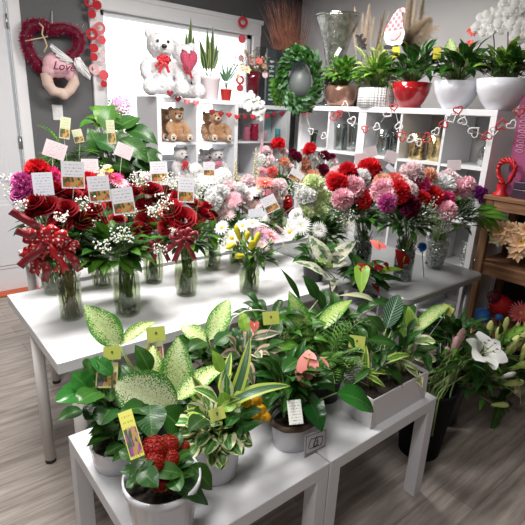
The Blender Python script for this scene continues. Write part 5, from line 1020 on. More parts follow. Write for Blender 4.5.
# white silk flowers trailing over the shelf edge
p = onY(250, 104, 3.72); t = thing('white_flower_spray', 'white silk flowers trailing over the edge between the two cube shelves', 'flowers', (p.x, 3.72, ZS)); b = MB()
for px, py in ((246, 96), (252, 98), (258, 100), (249, 104), (255, 106), (261, 104), (256, 113), (259, 118), (247, 108), (252, 94), (262, 110)):
    q = onY(px, py, 3.70+rnd(-.03, .02)); b.tube([p, p.lerp(q, .5)+V((0, -.02, .01)), q], .002, 4); bloom('orchid', 'silk', t, q, (-.4, -.8, .2), rnd(.07, .09))
b.build('stems', stem_pale, t)
# ---- top of the teddy shelf: snake plants
ZU = 1.72
def snake(label, px, X_, h, r, m, kind, leaves, name='potted_snake_plant', mi=None):
    p = onY(px, 94, X_); t = thing(name, label, 'potted plant', (p.x, X_, ZU)); pot(t, p.x, X_, ZU, h, r, m, kind); F = MB(); S = MB(); c = V((p.x, X_, ZU+h*.85))
    for a, b_, w_ in leaves: F.leaf(onY(*a, X_), onY(*b_, X_), w_, (-.4, -.8, .1), .02, 'lance', .3, 0, n=9); S.tube([c, onY(*a, X_)], .003, 4)
    S.build('stems', stem_green, t); F.build('foliage', [mi or stripe], t); return t
snl = leafmat('snake_plant_leaf', (.02, .07, .03), (.30, .34, .10), 'stripe', (.10, .18, .08))
pinkpot = mat('pale_pink_ribbed_pot', (.78, .70, .72), .4)
ta = snake('snake plant with tall yellow-edged blades in a pale pink pot', 209, 3.88, .20, .105, pinkpot, 'taper', [((207, 72), (199, 38), .05), ((209, 72), (207, 27), .05), ((211, 72), (213, 26), .05), ((206, 72), (208, 42), .045), ((212, 70), (219, 50), .04), ((214, 70), (218, 40), .05), ((204, 70), (200, 48), .035)], mi=snl)
flat_card('plant_tag', ta, onY(219, 43, 3.85), .04, .13, (-.4, -.8, .1), .05, barcode_tag, pick=V((onY(209, 80, 3.88).x, 3.88, ZU+.18)))
snake('small aloe with thin leaves in a square red pot', 226, 3.82, .10, .055, mat('red_plastic_pot', (.50, .02, .015), .35), 'taper', [((226, 82), (222, 66), .03), ((226, 82), (235, 60), .015), ((227, 82), (241, 58), .012), ((225, 82), (219, 70), .025), ((227, 82), (231, 66), .03), ((226, 82), (228, 63), .02), ((225, 82), (221, 58), .012), ((228, 82), (238, 68), .012)], 'potted_aloe', mi=green_blue)
snake('dark snake plant rising behind the two white teddies', 189, 4.02, .18, .08, jm, 'taper', [((189, 60), (191, 17), .045), ((187, 60), (186, 30), .035), ((192, 60), (194, 34), .035)], mi=snl)

# ------------------------------------------------------------------ teddy bears
def furmat(name, c, sc=140):
    return mat(name, c, .95, bump=1, bscale=sc, var=.18, vscale=60, sheen=.5)
def teddy(label, foot, h, fur, face=(-.45, -.85, 0), paws=None, muz=None, bowm=None, sit=True, group=None, tilt=0, name='teddy_bear'):
    """seated plush bear; body is one continuous remeshed surface"""
    f = V(face).normalized(); s_ = f.cross(V((0, 0, 1))).normalized(); t = thing(name, label, 'teddy bear', foot, group or 'teddy bears on the white cube shelf'); O = V(foot)
    def P(a, b_, c): return O + s_*(a*h) + f*(b_*h) + V((0, 0, c*h))
    M = Matrix((s_, f, V((0, 0, 1)))).transposed(); B = MB()
    hd = (tilt*.08, .06, .74)
    for c, r, sc in (((0, 0, .30), .24, (1, .82, 1.12)), ((0, .03, .42), .20, (1, .8, .9)), (hd, .20, (1.08, .92, .95)), ((hd[0], hd[1]+.14, .70), .10, (1.1, .9, .85)), ((hd[0]-.165, hd[1]-.02, .90), .075, (1, .55, 1)), ((hd[0]+.165, hd[1]-.02, .90), .075, (1, .55, 1))): B.ball(P(*c), r*h, 20, 0, sc, M)
    for sg in (-1, 1):
        B.tube([P(sg*.15, .05, .52), P(sg*.25, .12, .42), P(sg*.27, .22, .32), P(sg*.24, .27, .28)], [.085*h, .09*h, .085*h, .06*h], 14); B.ball(P(sg*.25, .26, .28), .082*h, 14)
        B.tube([P(sg*.12, .02, .14), P(sg*.2, .2, .12), P(sg*.24, .36, .12)], [.12*h, .115*h, .10*h], 14); B.ball(P(sg*.245, .40, .135), .115*h, 16, 0, (1, .72, 1.12), M)
    o = B.build('body', fur, t); md = o.modifiers.new('join', 'REMESH'); md.mode = 'VOXEL'; md.voxel_size = h*.018; md.use_smooth_shade = True
    sm = o.modifiers.new('soften', 'SMOOTH'); sm.factor = .6; sm.iterations = 5
    tx = bpy.data.textures.get('fur_noise') or bpy.data.textures.new('fur_noise', 'CLOUDS'); tx.noise_scale = .018; dp_ = o.modifiers.new('fur', 'DISPLACE'); dp_.texture = tx; dp_.strength = h*.035; dp_.mid_level = .5; dp_.texture_coords = 'LOCAL'
    fx = bpy.data.textures.get('fur_noise'); 
    def small(nm, c, r, sc, m, lab=None): b = MB(); b.ball(P(*c), r*h, 14, 0, sc, M); return b.build(nm, m, t)
    bk = mat('black_plastic_eye', (.012, .01, .01), .15)
    if muz: small('muzzle', (hd[0], hd[1]+.175, .69), .088, (1.1, .8, .8), muz)
    small('nose', (hd[0], hd[1]+.26, .715), .036, (1.25, .7, .85), bk)
    for sg in (-1, 1): small('eye', (hd[0]+sg*.08, hd[1]+.172, .79), .022, (1, .8, 1), bk)
    if paws:
        for sg in (-1, 1):
            small('paw_pad', (sg*.245, .482, .135), .085, (1, .18, 1.12), paws)
            b = MB(); b.ball(P(sg*.245, .497, .115), .036*h, 10, 0, (1.1, .3, 1), M)
            for q in (-1, 0, 1): b.ball(P(sg*.245+q*.042, .496, .175-.012*abs(q)), .014*h, 8, 0, (1, .4, 1), M)
            b.build('paw_print', mat('dark_paw_print', (.05, .03, .025), .8), t)
    if bowm:
        bw = bow(t, P(hd[0], .26, .52), .085*h*1.3, bowm, f+V((0, 0, .15)))
    return t
whitefur = furmat('white_plush', (.80, .79, .80)); brownfur = furmat('tan_plush', (.42, .22, .10)); greyfur = furmat('pale_grey_plush', (.55, .52, .52)); creamf = mat('cream_plush', (.70, .60, .48), .9, bump=.5, bscale=120)
bowred = mat('red_bow_satin', (.55, .02, .03), .35)
f0 = onY(164, 92, 3.84); teddy('big white teddy bear with a red bow, front left on top of the cube shelf', (f0.x, 3.90, ZU), .54, whitefur, (-.25, -.95, 0), bowm=bowred)
f1 = onY(187, 95, 3.84); teddy('white teddy bear hugging the pink glitter heart, right of the bow bear', (f1.x, 3.99, ZU), .49, whitefur, (-.15, -.98, 0), bowm=bowred, tilt=-1)
# glitter heart
def heartpts(n=28): return [(16*math.sin(a)**3/17, (13*math.cos(a)-5*math.cos(2*a)-2*math.cos(3*a)-math.cos(4*a))/17) for a in [2*PI*k/n for k in range(n)]]
def puffheart(mb, c, s, n, th, roll=0, mi=0, asp=1):
    c = V(c); n = V(n).normalized(); x = V((0, 0, 1)).cross(n).normalized(); y = n.cross(x); x, y = x*math.cos(roll)+y*math.sin(roll), y*math.cos(roll)-x*math.sin(roll); hp = heartpts(); rows = []
    for q, d in ((.001, 1), (.5, .85), (.8, .55), (1, 0), (.8, -.55), (.5, -.85), (.001, -1)): rows.append([c+(x*a*s*q+y*b_*s*q*asp)+n*(d*th) for a, b_ in hp])
    mb.grid(rows, mi, True)
glit = mat('pink_glitter', (.72, .10, .17), .35, .5, bump=1.0, bscale=300, var=.6, vscale=160)
b = MB(); hc = onY(189, 61, 3.66); puffheart(b, hc, .078, (-.4, -.8, .05), .045, 0, 0, 1.5); solo(b, 'glitter_heart', glit, 'pink glitter heart held between the two white teddies', 'heart ornament', tuple(hc))
# tan bears and grey bears in the cubes
def cubebear(label, px, z, h, fur, Y=3.93, **k): p = onY(px, 140 if z > 1.2 else 185, Y); return teddy(label, (p.x, Y, z), h, fur, **k)
z1_, z2_ = 1.345, .985
cubebear('tan teddy bear with paw prints in the upper left cube', 176, z1_, .31, brownfur, 3.88, face=(-.15, -.98, 0), paws=creamf, muz=creamf)
cubebear('tan teddy bear peeking out behind its twin at the upper left cube edge', 165, z1_, .30, brownfur, 4.02, face=(.0, -1, 0), paws=creamf, muz=creamf)
cubebear('tan teddy bear leaning in the upper right cube', 218, z1_, .30, brownfur, 3.87, face=(-.3, -.95, 0), paws=creamf, muz=creamf, tilt=1)
cubebear('tan teddy bear tucked at the left of the upper right cube', 207, z1_, .28, brownfur, 4.02, face=(.1, -1, 0), paws=creamf, muz=creamf)
cubebear('pale grey bear with a red scarf in the lower left cube', 180, z2_, .33, greyfur, 3.86, face=(.1, -1, 0), bowm=bowred)
cubebear('cream bear on the left of the pair in the lower right cube', 205, z2_, .30, greyfur, 3.95, face=(-.1, -1, 0), bowm=mat('pink_bow', (.7, .2, .3), .5))
cubebear('cream bear on the right of the pair in the lower right cube', 216, z2_, .31, greyfur, 3.87, face=(-.3, -1, 0), bowm=mat('pink_bow', (.7, .2, .3), .5))

# ------------------------------------------------------------------ garlands
flatred = mat('red_felt', (.55, .02, .03), .8); darkred = mat('dark_red_felt', (.26, .01, .02), .8); rosy = mat('rose_paper', (.80, .18, .20), .7); rosyl = mat('pale_rose_paper', (.86, .45, .45), .7); goldp = mat('rose_gold_print', (.7, .4, .3), .4)
t = thing('heart_garland', 'string of small red felt hearts across both cube shelves', 'garland', (2.3, 3.7, 1.65)); HP = [(170, 93, 1), (178, 99, 1), (187, 102, 2), (196, 103, 2), (212, 112, 1), (221, 114, 1), (229, 115, 0), (237, 117, 0), (245, 117, 1), (253, 117, 0), (267, 116, 0), (274, 115, 1), (282, 114, 1)]
b = MB(); P = [onY(x, y-3, 3.70) for x, y, _ in HP]; b.tube(P, .0012, 4); b.build('string', mat('white_twine', (.7, .68, .62), .8), t)
for x, y, k in HP: b = MB(); puffheart(b, onY(x, y, 3.695), .030, (-.35, -.9, 0), .003, rnd(-.15, .15)); b.build('heart', (flatred, darkred, rosy)[k], t)
def openheart(mb, c, s, n, roll, r): 
    c = V(c); n = V(n).normalized(); x = V((0, 0, 1)).cross(n).normalized(); y = n.cross(x); x, y = x*math.cos(roll)+y*math.sin(roll), y*math.cos(roll)-x*math.sin(roll); hp = heartpts(20); mb.tube([c+x*a*s+y*b_*s for a, b_ in hp+[hp[0]]], r, 6)
t = thing('heart_garland', 'zigzag garland of open red and white hearts on the glass vase shelf', 'garland', (2.95, 2.2, 1.6))
HP = [(305, 112, 0, 1), (311, 131, 1, 2), (324, 136, 1, 1), (334, 117, 0, .6), (340, 113, 0, 2), (345, 105, 1, 1), (352, 121, 1, .3), (365, 129, 0, 2), (377, 127, 1, 1), (388, 113, 1, .7), (394, 107, 0, 0), (399, 126, 1, 3), (402, 136, 0, 2), (411, 139, 1, 1), (419, 142, 1, 2), (427, 138, 0, 1), (436, 132, 1, .5), (444, 124, 0, 2.6), (451, 118, 1, .4), (458, 110, 0, .1), (463, 121, 1, 2.7), (474, 132, 1, 2.2), (487, 136, 0, 3.1), (494, 131, 1, 1.6), (502, 125, 0, 3), (512, 125, 1, .6), (519, 112, 0, 0)]
GXX = 2.955; b = MB(); b.tube([onX(x, y, GXX) for x, y, _, _ in HP], .0013, 4); b.build('string', mat('white_twine', (.7, .68, .62), .8), t)
for i, (x, y, k, r_) in enumerate(HP): b = MB(); openheart(b, onX(x, y, GXX-.006), .029 if i % 3 else .036, (-.9, -.4, 0), r_+.2, .0048); b.build('heart', (mat('red_felt_cord', (.50, .03, .04), .8), mat('white_felt_cord', (.66, .64, .65), .8))[k], t)
t = thing('paper_garland', 'hanging strands of red and pink paper rings at the left window frame', 'garland', (1.66, 4.36, 2.2)); GY = 4.36
def pdisc(mb, c, R, r_in=0, th=.002):
    c = V(c); n = V((-.35, -.93, 0)).normalized(); x = V((0, 0, 1)).cross(n).normalized(); y = n.cross(x); rows = []
    for q, d in ((max(r_in, .0003), -th), (max(r_in, .0003), th), (R, th), (R, -th), (max(r_in, .0003), -th)): rows.append([c+(x*math.cos(a)+y*math.sin(a))*q+n*d for a in [2*PI*k/20 for k in range(20)]])
    mb.grid(rows, 0, True, sm=False)
for st, DS in (((88, -6), [(90, 2, 5.2, 1, 0), (97, 5, 4.4, 0, 0), (92, 14, 3.9, 0, 0), (100, 28, 5.6, 1, 1), (92, 34, 5.6, 1, 0), (102, 40, 4, 0, 2), (94, 48, 4.2, 0, 0), (94, 57, 3.7, 0, 0), (94, 69, 4.8, 1, 3), (104, 75, 4.8, 0, 2), (104, 84, 3.4, 0, 0), (103, 52, 2.2, 1, 3), (103, 60, 2.2, 1, 3)]), ((242, 12), [(243, 22, 5, 1, 0), (242, 39, 3.9, 0, 2), (241, 58, 3, 0, 3), (240, 80, 4.5, 1, 2), (240, 88, 3.6, 0, 2)])):
    if st[0] > 200: t = thing('paper_garland', 'hanging strand of red and pink paper shapes near the right window frame', 'garland', tuple(onY(242, 20, GY)))
    b = MB(); P = [onY(st[0]+(DS[0][0]-st[0])*.5, st[1], GY+.05)]+[onY(x, y, GY) for x, y, *_ in sorted(DS, key=lambda q: q[1])]; b.tube(P, .0009, 4); b.build('string', mat('white_twine', (.7, .68, .62), .8), t)
    sc = (onY(st[0], 40, GY)-CAM).dot(fw)/FPX
    for x, y, R, hole, k in DS: b = MB(); pdisc(b, onY(x, y, GY-.004), R*sc, R*sc*.5 if hole else 0); b.build('paper_ring' if hole else 'paper_disc', (flatred, rosy, mat('coral_paper', (.80, .10, .12), .7), rosyl)[k], t)

# ------------------------------------------------------------------ cupid heart wreath and switch on the charcoal wall
CYY = YW-.09
hc = onY(50, 48, CYY); sc = (hc-CAM).dot(fw)/FPX
t = thing('heart_wreath', 'burgundy tinsel heart wreath with cupid legs, wings and bow on the charcoal wall', 'wall decoration', tuple(hc))
ring = [(49, 30), (43, 25), (35, 23.5), (28, 27), (25, 35), (26, 45), (31, 56), (39, 66), (50, 77), (60, 68), (69, 58), (77, 50), (80, 42), (76, 33), (70, 30), (62, 28), (54, 29)]
RP = [onY(x, y, CYY) for x, y in ring]+[onY(*ring[0], CYY)]
b = MB(); b.tube(RP, .034, 8); b.build('wire_form', mat('deep_burgundy_core', (.12, .003, .02), .7), t)
tin = mat('burgundy_tinsel', (.48, .015, .09), .3, .35); b = MB()
for i in range(6000):
    k = random.randrange(len(RP)-1); p = RP[k].lerp(RP[k+1], random.random()); d = V((rnd(-1, 1), rnd(-1, .3), rnd(-1, 1))).normalized(); q = p+d*rnd(.03, .07); e = d.orthogonal().normalized()*.004; j = len(b.v); b.v += [tuple(p+d*.03-e), tuple(p+d*.03+e), tuple(q+e*.5+V((rnd(-.01, .01), 0, rnd(-.01, .01))))]; b.face((j, j+1, j+2), sm=False)
stuff(b.build('tinsel', tin, t)); b = MB()
for i in range(110): k = random.randrange(len(RP)-1); p = RP[k].lerp(RP[k+1], random.random())+V((rnd(-.06, .06), rnd(-.08, -.04), rnd(-.06, .06))); b.octa(p, .005)
b.build('tinsel_sparkle', mat('silver_sparkle', (.9, .7, .75), .1, 1), t)
nf = V((-.3, -.9, .1)).normalized(); ex = V((1, 0, 0))
pc = onY(58, 65, CYY-.06); b = MB(); b.ball(pc, .105, 20, 0, (1.15, .75, .95)); b.ball(pc+V((-.07, 0, -.05)), .06, 14); b.ball(pc+V((.09, 0, -.06)), .055, 14)
o = b.build('pink_bodysuit', mat('pink_fabric', (.80, .48, .53), .8, bump=.2), t); md = o.modifiers.new('join', 'REMESH'); md.mode = 'VOXEL'; md.voxel_size = .008; md.use_smooth_shade = True
b = MB()
for L_ in (((46, 73), (48, 84), (53, 91), (61, 93)), ((72, 73), (74, 83), (70, 90), (64, 95))):
    P = [onY(x, y, CYY-.06) for x, y in L_]; b.tube(P, [.045, .045, .042, .036], 12); b.ball(P[-1], .042, 12)
o = b.build('legs', mat('peach_fabric', (.66, .50, .42), .8, bump=.2), t); md = o.modifiers.new('join', 'REMESH'); md.mode = 'VOXEL'; md.voxel_size = .008; md.use_smooth_shade = True
for pts in (((74, 62), (66, 55), (57, 49), (51, 44), (50, 47), (53, 51), (56, 53), (56, 56), (60, 57), (60, 60), (65, 61), (67, 64)), ((75, 58), (80, 57), (83, 62), (88, 69), (91, 76), (90, 80), (86, 77), (84, 76), (80, 72), (78, 71), (76, 67), (74, 64))):
    P = [onY(x, y, CYY-.14) for x, y in pts]; n = len(P); b = MB(); b.v = [tuple(q) for q in P]+[tuple(q+V((0, .012, 0))) for q in P]; b.face(range(n), sm=False); b.face(range(2*n-1, n-1, -1), sm=False)
    for i in range(n): b.face((i, i+n, (i+1) % n+n, (i+1) % n), sm=False)
    for i in range(2, n-2): b.tube([P[0].lerp(P[i], .15)+V((0, -.004, 0)), P[i]+V((0, -.003, 0))], [.008, .005], 5)
    b.build('wing', mat('white_felt_wing', (.76, .76, .76), .8), t)
wood_l = mat('pale_wood', (.60, .45, .28), .6)
b = MB(); b.tube([onY(x, y, CYY-.13) for x, y in ((39, 23), (43, 27), (42, 34), (45, 40), (47, 46), (44, 52))], .006, 6); b.build('bow', wood_l, t)
b = MB(); b.tube([onY(25, 41, CYY-.13), onY(48, 36.5, CYY-.13)], .004, 6); b.build('arrow', wood_l, t)
b = MB(); b.tube([onY(52, 11, YW-.01), onY(52, 20, YW-.03), onY(53, 29, YW-.05)], .005, 6); b.build('hook', mat('clear_hook', (.6, .6, .6), .3), t)
cu = bpy.data.curves.new('love', 'FONT'); cu.body = 'Love'; cu.size = .088; cu.extrude = .0015; cu.shear = .35; cu.offset = .0008; to = bpy.data.objects.new('love', cu); col.objects.link(to); dg = bpy.context.evaluated_depsgraph_get(); me = bpy.data.meshes.new_from_object(to.evaluated_get(dg)); bpy.data.objects.remove(to)
o = bpy.data.objects.new('lettering', me); col.objects.link(o); o.parent = t; me.materials.clear(); me.materials.append(mat('wine_thread', (.16, .01, .05), .7)); pl = onY(52.5, 69, CYY-.175); o.location = pl-ORG[t.name]; fy = V((0, -1, .05)).normalized(); xv = V((1, 0, -.03)).normalized(); o.rotation_euler = Matrix((xv, fy.cross(xv), fy)).transposed().to_euler()
pc = onY(57.5, 112.5, YW); b = MB(); b.box(pc.x-.043, pc.x+.043, YW-.012, YW, pc.z-.065, pc.z+.065, bev=.004); t = thing('light_switch', 'white double switch plate on the charcoal wall below the heart', 'switch', (pc.x, YW, pc.z)); b.build('plate', mat('white_switch_plastic', (.78, .78, .79), .35), t)
for dx in (-.019, .019): b = MB(); b.box(pc.x+dx-.012, pc.x+dx+.012, YW-.017, YW-.012, pc.z-.03, pc.z+.03, bev=.002); b.build('rocker', mat('white_switch_plastic', (.78, .78, .79), .35), t)

# ------------------------------------------------------------------ contents of the corner and glass cubes
def simplevase(name, label, X_, px, py, h, r, prof, m, cat='vase', group=None, axis='x', solid=.002, z=None):
    p = onX(px, py, X_) if axis == 'x' else onY(px, py, X_); zz = z if z is not None else p.z
    b = MB(); b.lathe([(.001, 0)]+[(a*r, b_*h) for a, b_ in prof]+[(a*r-.003, max(b_*h, .01)) for a, b_ in prof[::-1]]+[(.001, .01)], (p.x, p.y, zz), 28); return solo(b, name, m, label, cat, (p.x, p.y, zz), group)
cylp = [(.86, 0), (.9, .04), (.96, .6), (1, 1)]; flare = [(.62, 0), (.68, .05), (.72, .4), (.85, .75), (1, 1)]; ball = [(.6, 0), (.9, .12), (1, .3), (.9, .55), (.5, .75), (.46, .85), (.62, 1)]
cg = glassmat('clear_shelf_glass', (.70, .73, .72), .05, .18)
simplevase('glass_vase', 'green glass vase in the leftmost glass cube', 3.15, 312, 150, .15, .045, flare, glassmat('green_glass', (.05, .35, .15), .05, .15), z=1.345)
simplevase('glass_vase', 'flared clear glass vase at the left in the second cube', 3.12, 338, 150, .22, .065, flare, cg, z=1.345); simplevase('glass_vase', 'wide flared clear vase beside it, near the double panel', 3.16, 351, 152, .24, .07, flare, cg, z=1.345)
simplevase('glass_vase', 'clear cylinder vase in the cube left of the gold vases', 3.10, 381, 155, .20, .06, cylp, cg, z=1.345); simplevase('glass_vase', 'tall dim glass cylinder right of the clear cylinder vase', 3.14, 396, 155, .22, .055, cylp, vd, z=1.345)
gold = mat('gold_mercury_glass', (.62, .50, .28), .15, 1, bump=1, bscale=25, var=.5, vscale=18)
simplevase('gold_vase', 'gold mercury glass vase on the left of the pair', 3.09, 415, 160, .185, .062, cylp, gold, z=1.345, group='gold vases in the cube'); simplevase('gold_vase', 'gold mercury glass vase on the right of the pair', 3.12, 433, 162, .19, .058, cylp, gold, z=1.345, group='gold vases in the cube')
simplevase('glass_bottle_vase', 'round clear bottle vase in the rightmost glass cube', 3.12, 485, 168, .19, .062, ball, glassmat('clear_bottle_glass', (.80, .82, .82), .06, .25, .3, 40), z=1.345)
simplevase('glass_vase', 'clear vase in the lower right cube behind the crystal vase', 3.1, 466, 230, .24, .06, ball, cg, z=.985)
simplevase('glass_vase', 'faceted clear vase low in the shelf under the table edge', 3.1, 459, 300, .22, .05, cylp, crystal, z=.625); simplevase('glass_vase', 'short clear glass at the bottom right shelf edge', 3.08, 463, 320, .12, .05, flare, cg, z=.625)
# corner cube: pink pots, red jar, boards
YC = 3.98
pinkc = mat('pink_ceramic', (.72, .22, .32), .35); berry = mat('berry_glaze', (.42, .02, .07), .25)
for px, m, lab, h_, r_ in ((246, pinkc, 'light pink ceramic cup at the left of the corner cube', .14, .04), (254, berry, 'berry red ridged jar in the corner cube', .17, .055), (263, mat('blush_ceramic', (.80, .45, .5), .4), 'blush pot right of the berry red jar', .10, .04)): simplevase('ceramic_jar', lab, YC, px, 155, h_, r_, [(.7, 0), (1, .2), (.85, .4), (1, .55), (.8, .8), (.9, 1)], m, 'jar', axis='y', z=1.345)
p = onY(289, 130, 4.12); b = MB(); b.box(3.17, 3.44, 4.10, 4.14, 1.345, 1.66, bev=.004); solo(b, 'gift_box', mat('pale_teal_card', (.36, .52, .54), .5), 'pale teal box filling the right corner cube', 'box', (3.3, 4.12, 1.345))
b = MB(); q = onY(277, 145, 3.95); b.tube([(q.x, 3.95, 1.345), (q.x, 3.95, 1.36)], .03, 20); b.tube([(q.x, 3.95, 1.36), (q.x, 3.95, 1.47)], .028, 20); solo(b, 'candle', mat('teal_wax', (.06, .28, .30), .5), 'teal candle in front of the pale teal box', 'candle', (q.x, 3.95, 1.345))
b = MB(); q = onY(286, 138, 3.93); b.box(q.x-.045, q.x+.045, 3.925, 3.93, 1.345, 1.48); solo(b, 'message_card', mat('white_card', (.78, .78, .80), .5), 'blank white card standing in the corner cube', 'card', (q.x, 3.93, 1.345))

# ------------------------------------------------------------------ wooden shelf contents and magenta sign
ZW = 1.19
t = thing('magenta_sign', 'leaning magenta board with pale script lettering at the right edge', 'sign', (3.08, 1.10, ZW))
sg = [onX(x, y, 3.10) for x, y in ((513, 152), (521, 96), (585, 96), (585, 165))]; sg[0].z = sg[3].z = ZW+.002
b = MB(); b.v = [tuple(q) for q in sg]+[tuple(q+V((.015, 0, 0))) for q in sg]; b.face((3, 2, 1, 0), sm=False); b.face((4, 5, 6, 7), sm=False)
for i in range(4): b.face((i, (i+1) % 4, (i+1) % 4+4, i+4), sm=False)
b.build('board', mat('magenta_board', (.42, .09, .22), .5), t)
b = MB(); A = onX(519, 152, 3.095); Bq = onX(526, 105, 3.095)
for k in range(10): c = A.lerp(Bq, k/9.5); b.tube([c+V((-.002, .022*math.cos(a), .012*math.sin(a)+.002*a)) for a in [j*.9 for j in range(8)]], .0018, 4)
b.build('script_lettering', mat('pale_pink_script', (.75, .50, .60), .5), t)
# red tinsel heart on a stand
cH = onX(505, 170, 3.02); t = thing('heart_ornament', 'red woven heart wreath ornament on the wooden shelf', 'heart ornament', (3.02, cH.y, ZW)); b = MB()
P = [onX(x, y, 3.02) for x, y in ((503, 183), (499, 176), (498, 168), (501, 162), (507, 160), (513, 162), (516, 168), (513, 176), (508, 183))]
for ph in range(4): b.tube([P[0].lerp(P[0], 0)]+[P[i].lerp(P[min(i+1, 8)], q)+V((math.cos(i*2.2+q*2.2+ph*1.57)*.014, 0, math.sin(i*2.2+q*2.2+ph*1.57)*.014)) for i in range(8) for q in (0, .5)]+[P[8]], .008, 6)
b.build('heart_ring', mat('red_woven_rattan', (.52, .015, .02), .35), t); b = MB(); q = onX(506, 184, 3.02); b.lathe([(.001, 0), (.045, 0), (.045, .008), (.025, .03), (.032, max(.04, q.z-ZW))], (3.02, cH.y, ZW), 20); b.build('stand', mat('red_woven_rattan', (.52, .015, .02), .35), t)
q = onX(522, 190, 3.04); b = MB(); b.box(3.0, 3.12, q.y-.07, q.y+.04, ZW, ZW+.055, bev=.004); b.box(3.0, 3.12, q.y-.07, q.y+.04, ZW+.057, ZW+.10, bev=.004); solo(b, 'gift_box', mat('dark_plum_box', (.05, .03, .05), .3), 'dark stacked box beside the red heart ornament', 'box', (3.06, q.y, ZW))
t = thing('poinsettia_stem', 'peach silk poinsettias on the middle wooden shelf', 'flowers', (3.1, 1.0, .76)); b = MB(); c = V((3.14, 1.06, .77)); b.lathe([(.001, 0), (.05, 0), (.06, .10), (.05, .10), (.001, .09)], (3.14, 1.06, .76), 20); b.build('jar', mat('black_jar', (.02, .02, .02), .4), t); b = MB(); L_ = MB()
for px, py, k, s_ in ((501, 231, 'apricot', .17), (497, 238, 'cream', .12), (521, 242, 'apricot', .19), (517, 252, 'apricot', .14), (512, 228, 'apricot', .10), (526, 230, 'apricot', .13), (505, 238, 'apricot', .12)):
    q = onX(px, py, 3.0); bloom('poin', k, t, q, (-.8, -.4, .3), s_); b.tube([c+V((0, 0, .08)), q.lerp(c, .4)+V((.03, 0, .05)), q], .003, 5)
b.build('stems', stem_dark, t)
t = thing('fern_spray', 'pointed green leaves reaching from the crystal vase to the wooden shelf', 'leaves', (2.86, 1.40, .95)); b = MB(); S = MB(); r_ = V((2.70, 1.46, .95))
for a, b_, w_ in (((474, 212), (507, 216), .05), ((480, 214), (500, 235), .06), ((478, 216), (492, 240), .05), ((476, 210), (498, 208), .04), ((482, 216), (512, 222), .045), ((470, 218), (486, 232), .05)): A = onX(*a, 2.78); b.leaf(A, onX(*b_, 2.9), w_, (-.4, -.5, .8), .12, 'lance', .2, n=7); S.tube([r_, A], .003, 5)
b.build('foliage', green_mid, t); S.build('stems', stem_green, t)
for lab, px, py, k, kk, s_ in (('blue silk flower in the dark lower wooden shelf', 482, 316, 'hyd', 'blue', .13), ('red silk bloom deep in the lower wooden shelf', 501, 306, 'hyd', 'cred', .17), ('coral pink silk bloom at the right edge of the lower wooden shelf', 521, 313, 'gerb', 'coral', .17), ('small blue silk flower between the red and coral blooms', 499, 317, 'hyd', 'blue', .06), ('dim mauve silk flower behind the red one', 494, 297, 'hyd', 'burg', .10)):
    q = onX(px, py, 3.05 if s_ < .15 else 3.1); t = thing('silk_flower', lab, 'flower', (q.x, q.y, .34)); b = MB(); b.tube([(q.x, q.y, .341), q], .003, 5); b.build('stem', stem_dark, t); bloom(k, kk, t, q, (-.8, -.4, .5), s_)

# ------------------------------------------------------------------ black bucket of lilies on the floor
BX, BY = 1.95, 1.02
t = thing('lily_bucket', 'black floor bucket of white and yellow-green lilies at the right', 'flower bucket', (BX, BY, 0))
b = MB(); b.lathe([(.001, 0), (.10, 0), (.14, .37), (.145, .375), (.145, .385), (.132, .385), (.095, .02), (.001, .02)], (BX, BY, 0), 36); b.build('bucket', mat('black_bucket_plastic', (.005, .005, .006), .85, spec=.2), t)
b = MB(); b.lathe([(.001, .26), (.118, .26)], (BX, BY, 0), 24); b.build('water', water, t)
S = MB(); F = MB(); F2 = MB()
LB = [('bud', 'bud', 512, 345, .86, (.05, .05, .11), (.5, -.2, .8)), ('bud', 'bud', 498, 336, .95, (.04, .04, .10), (-.1, 0, 1)), ('bud', 'bud', 519, 366, .82, (.045, .045, .11), (.9, -.3, .2)), ('bud', 'bud', 526, 328, .95, (.045, .045, .10), (.1, 0, 1)), ('bud', 'dustypink', 459, 340, .96, (.05, .05, .11), (.2, -.1, 1)), ('lily', 'white', 488, 349, .84, .17, (-.2, -.5, .85)), ('bud', 'bud', 489, 330, 1.0, (.045, .045, .10), (.1, 0, 1)), ('bud', 'bud', 505, 326, 1.0, (.04, .04, .10), (.2, 0, 1)), ('bud', 'bud', 521, 340, .92, (.045, .045, .10), (.2, -.2, 1)), ('bud', 'bud', 517, 330, 1.0, (.04, .04, .09), (0, 0, 1)), ('bud', 'bud', 514, 383, .80, (.05, .05, .11), (.9, -.4, 0)), ('lily', 'cream', 521, 390, .78, .12, (.3, -.7, .2)), ('bud', 'bud', 500, 405, .80, (.04, .04, .09), (.9, -.5, -.1)), ('bud', 'dustypink', 455, 348, .97, (.055, .055, .12), (-.1, -.1, 1)), ('bud', 'apricot', 473, 331, 1.02, (.035, .035, .10), (.2, 0, 1)), ('bud', 'dustypink', 448, 354, 1.0, (.045, .045, .09), (-.5, 0, 1)), ('bud', 'bud', 510, 352, .88, (.04, .04, .09), (.6, -.2, .6)), ('lily', 'white', 503, 348, 1.0, .10, (.3, -.4, .8)), ('bud', 'cream', 478, 336, 1.02, (.04, .04, .09), (-.2, 0, 1)), ('bud', 'bud', 524, 352, .85, (.045, .045, .10), (.4, 0, 1)), ('bud', 'white', 508, 375, .82, (.035, .035, .08), (.8, -.4, .2))]
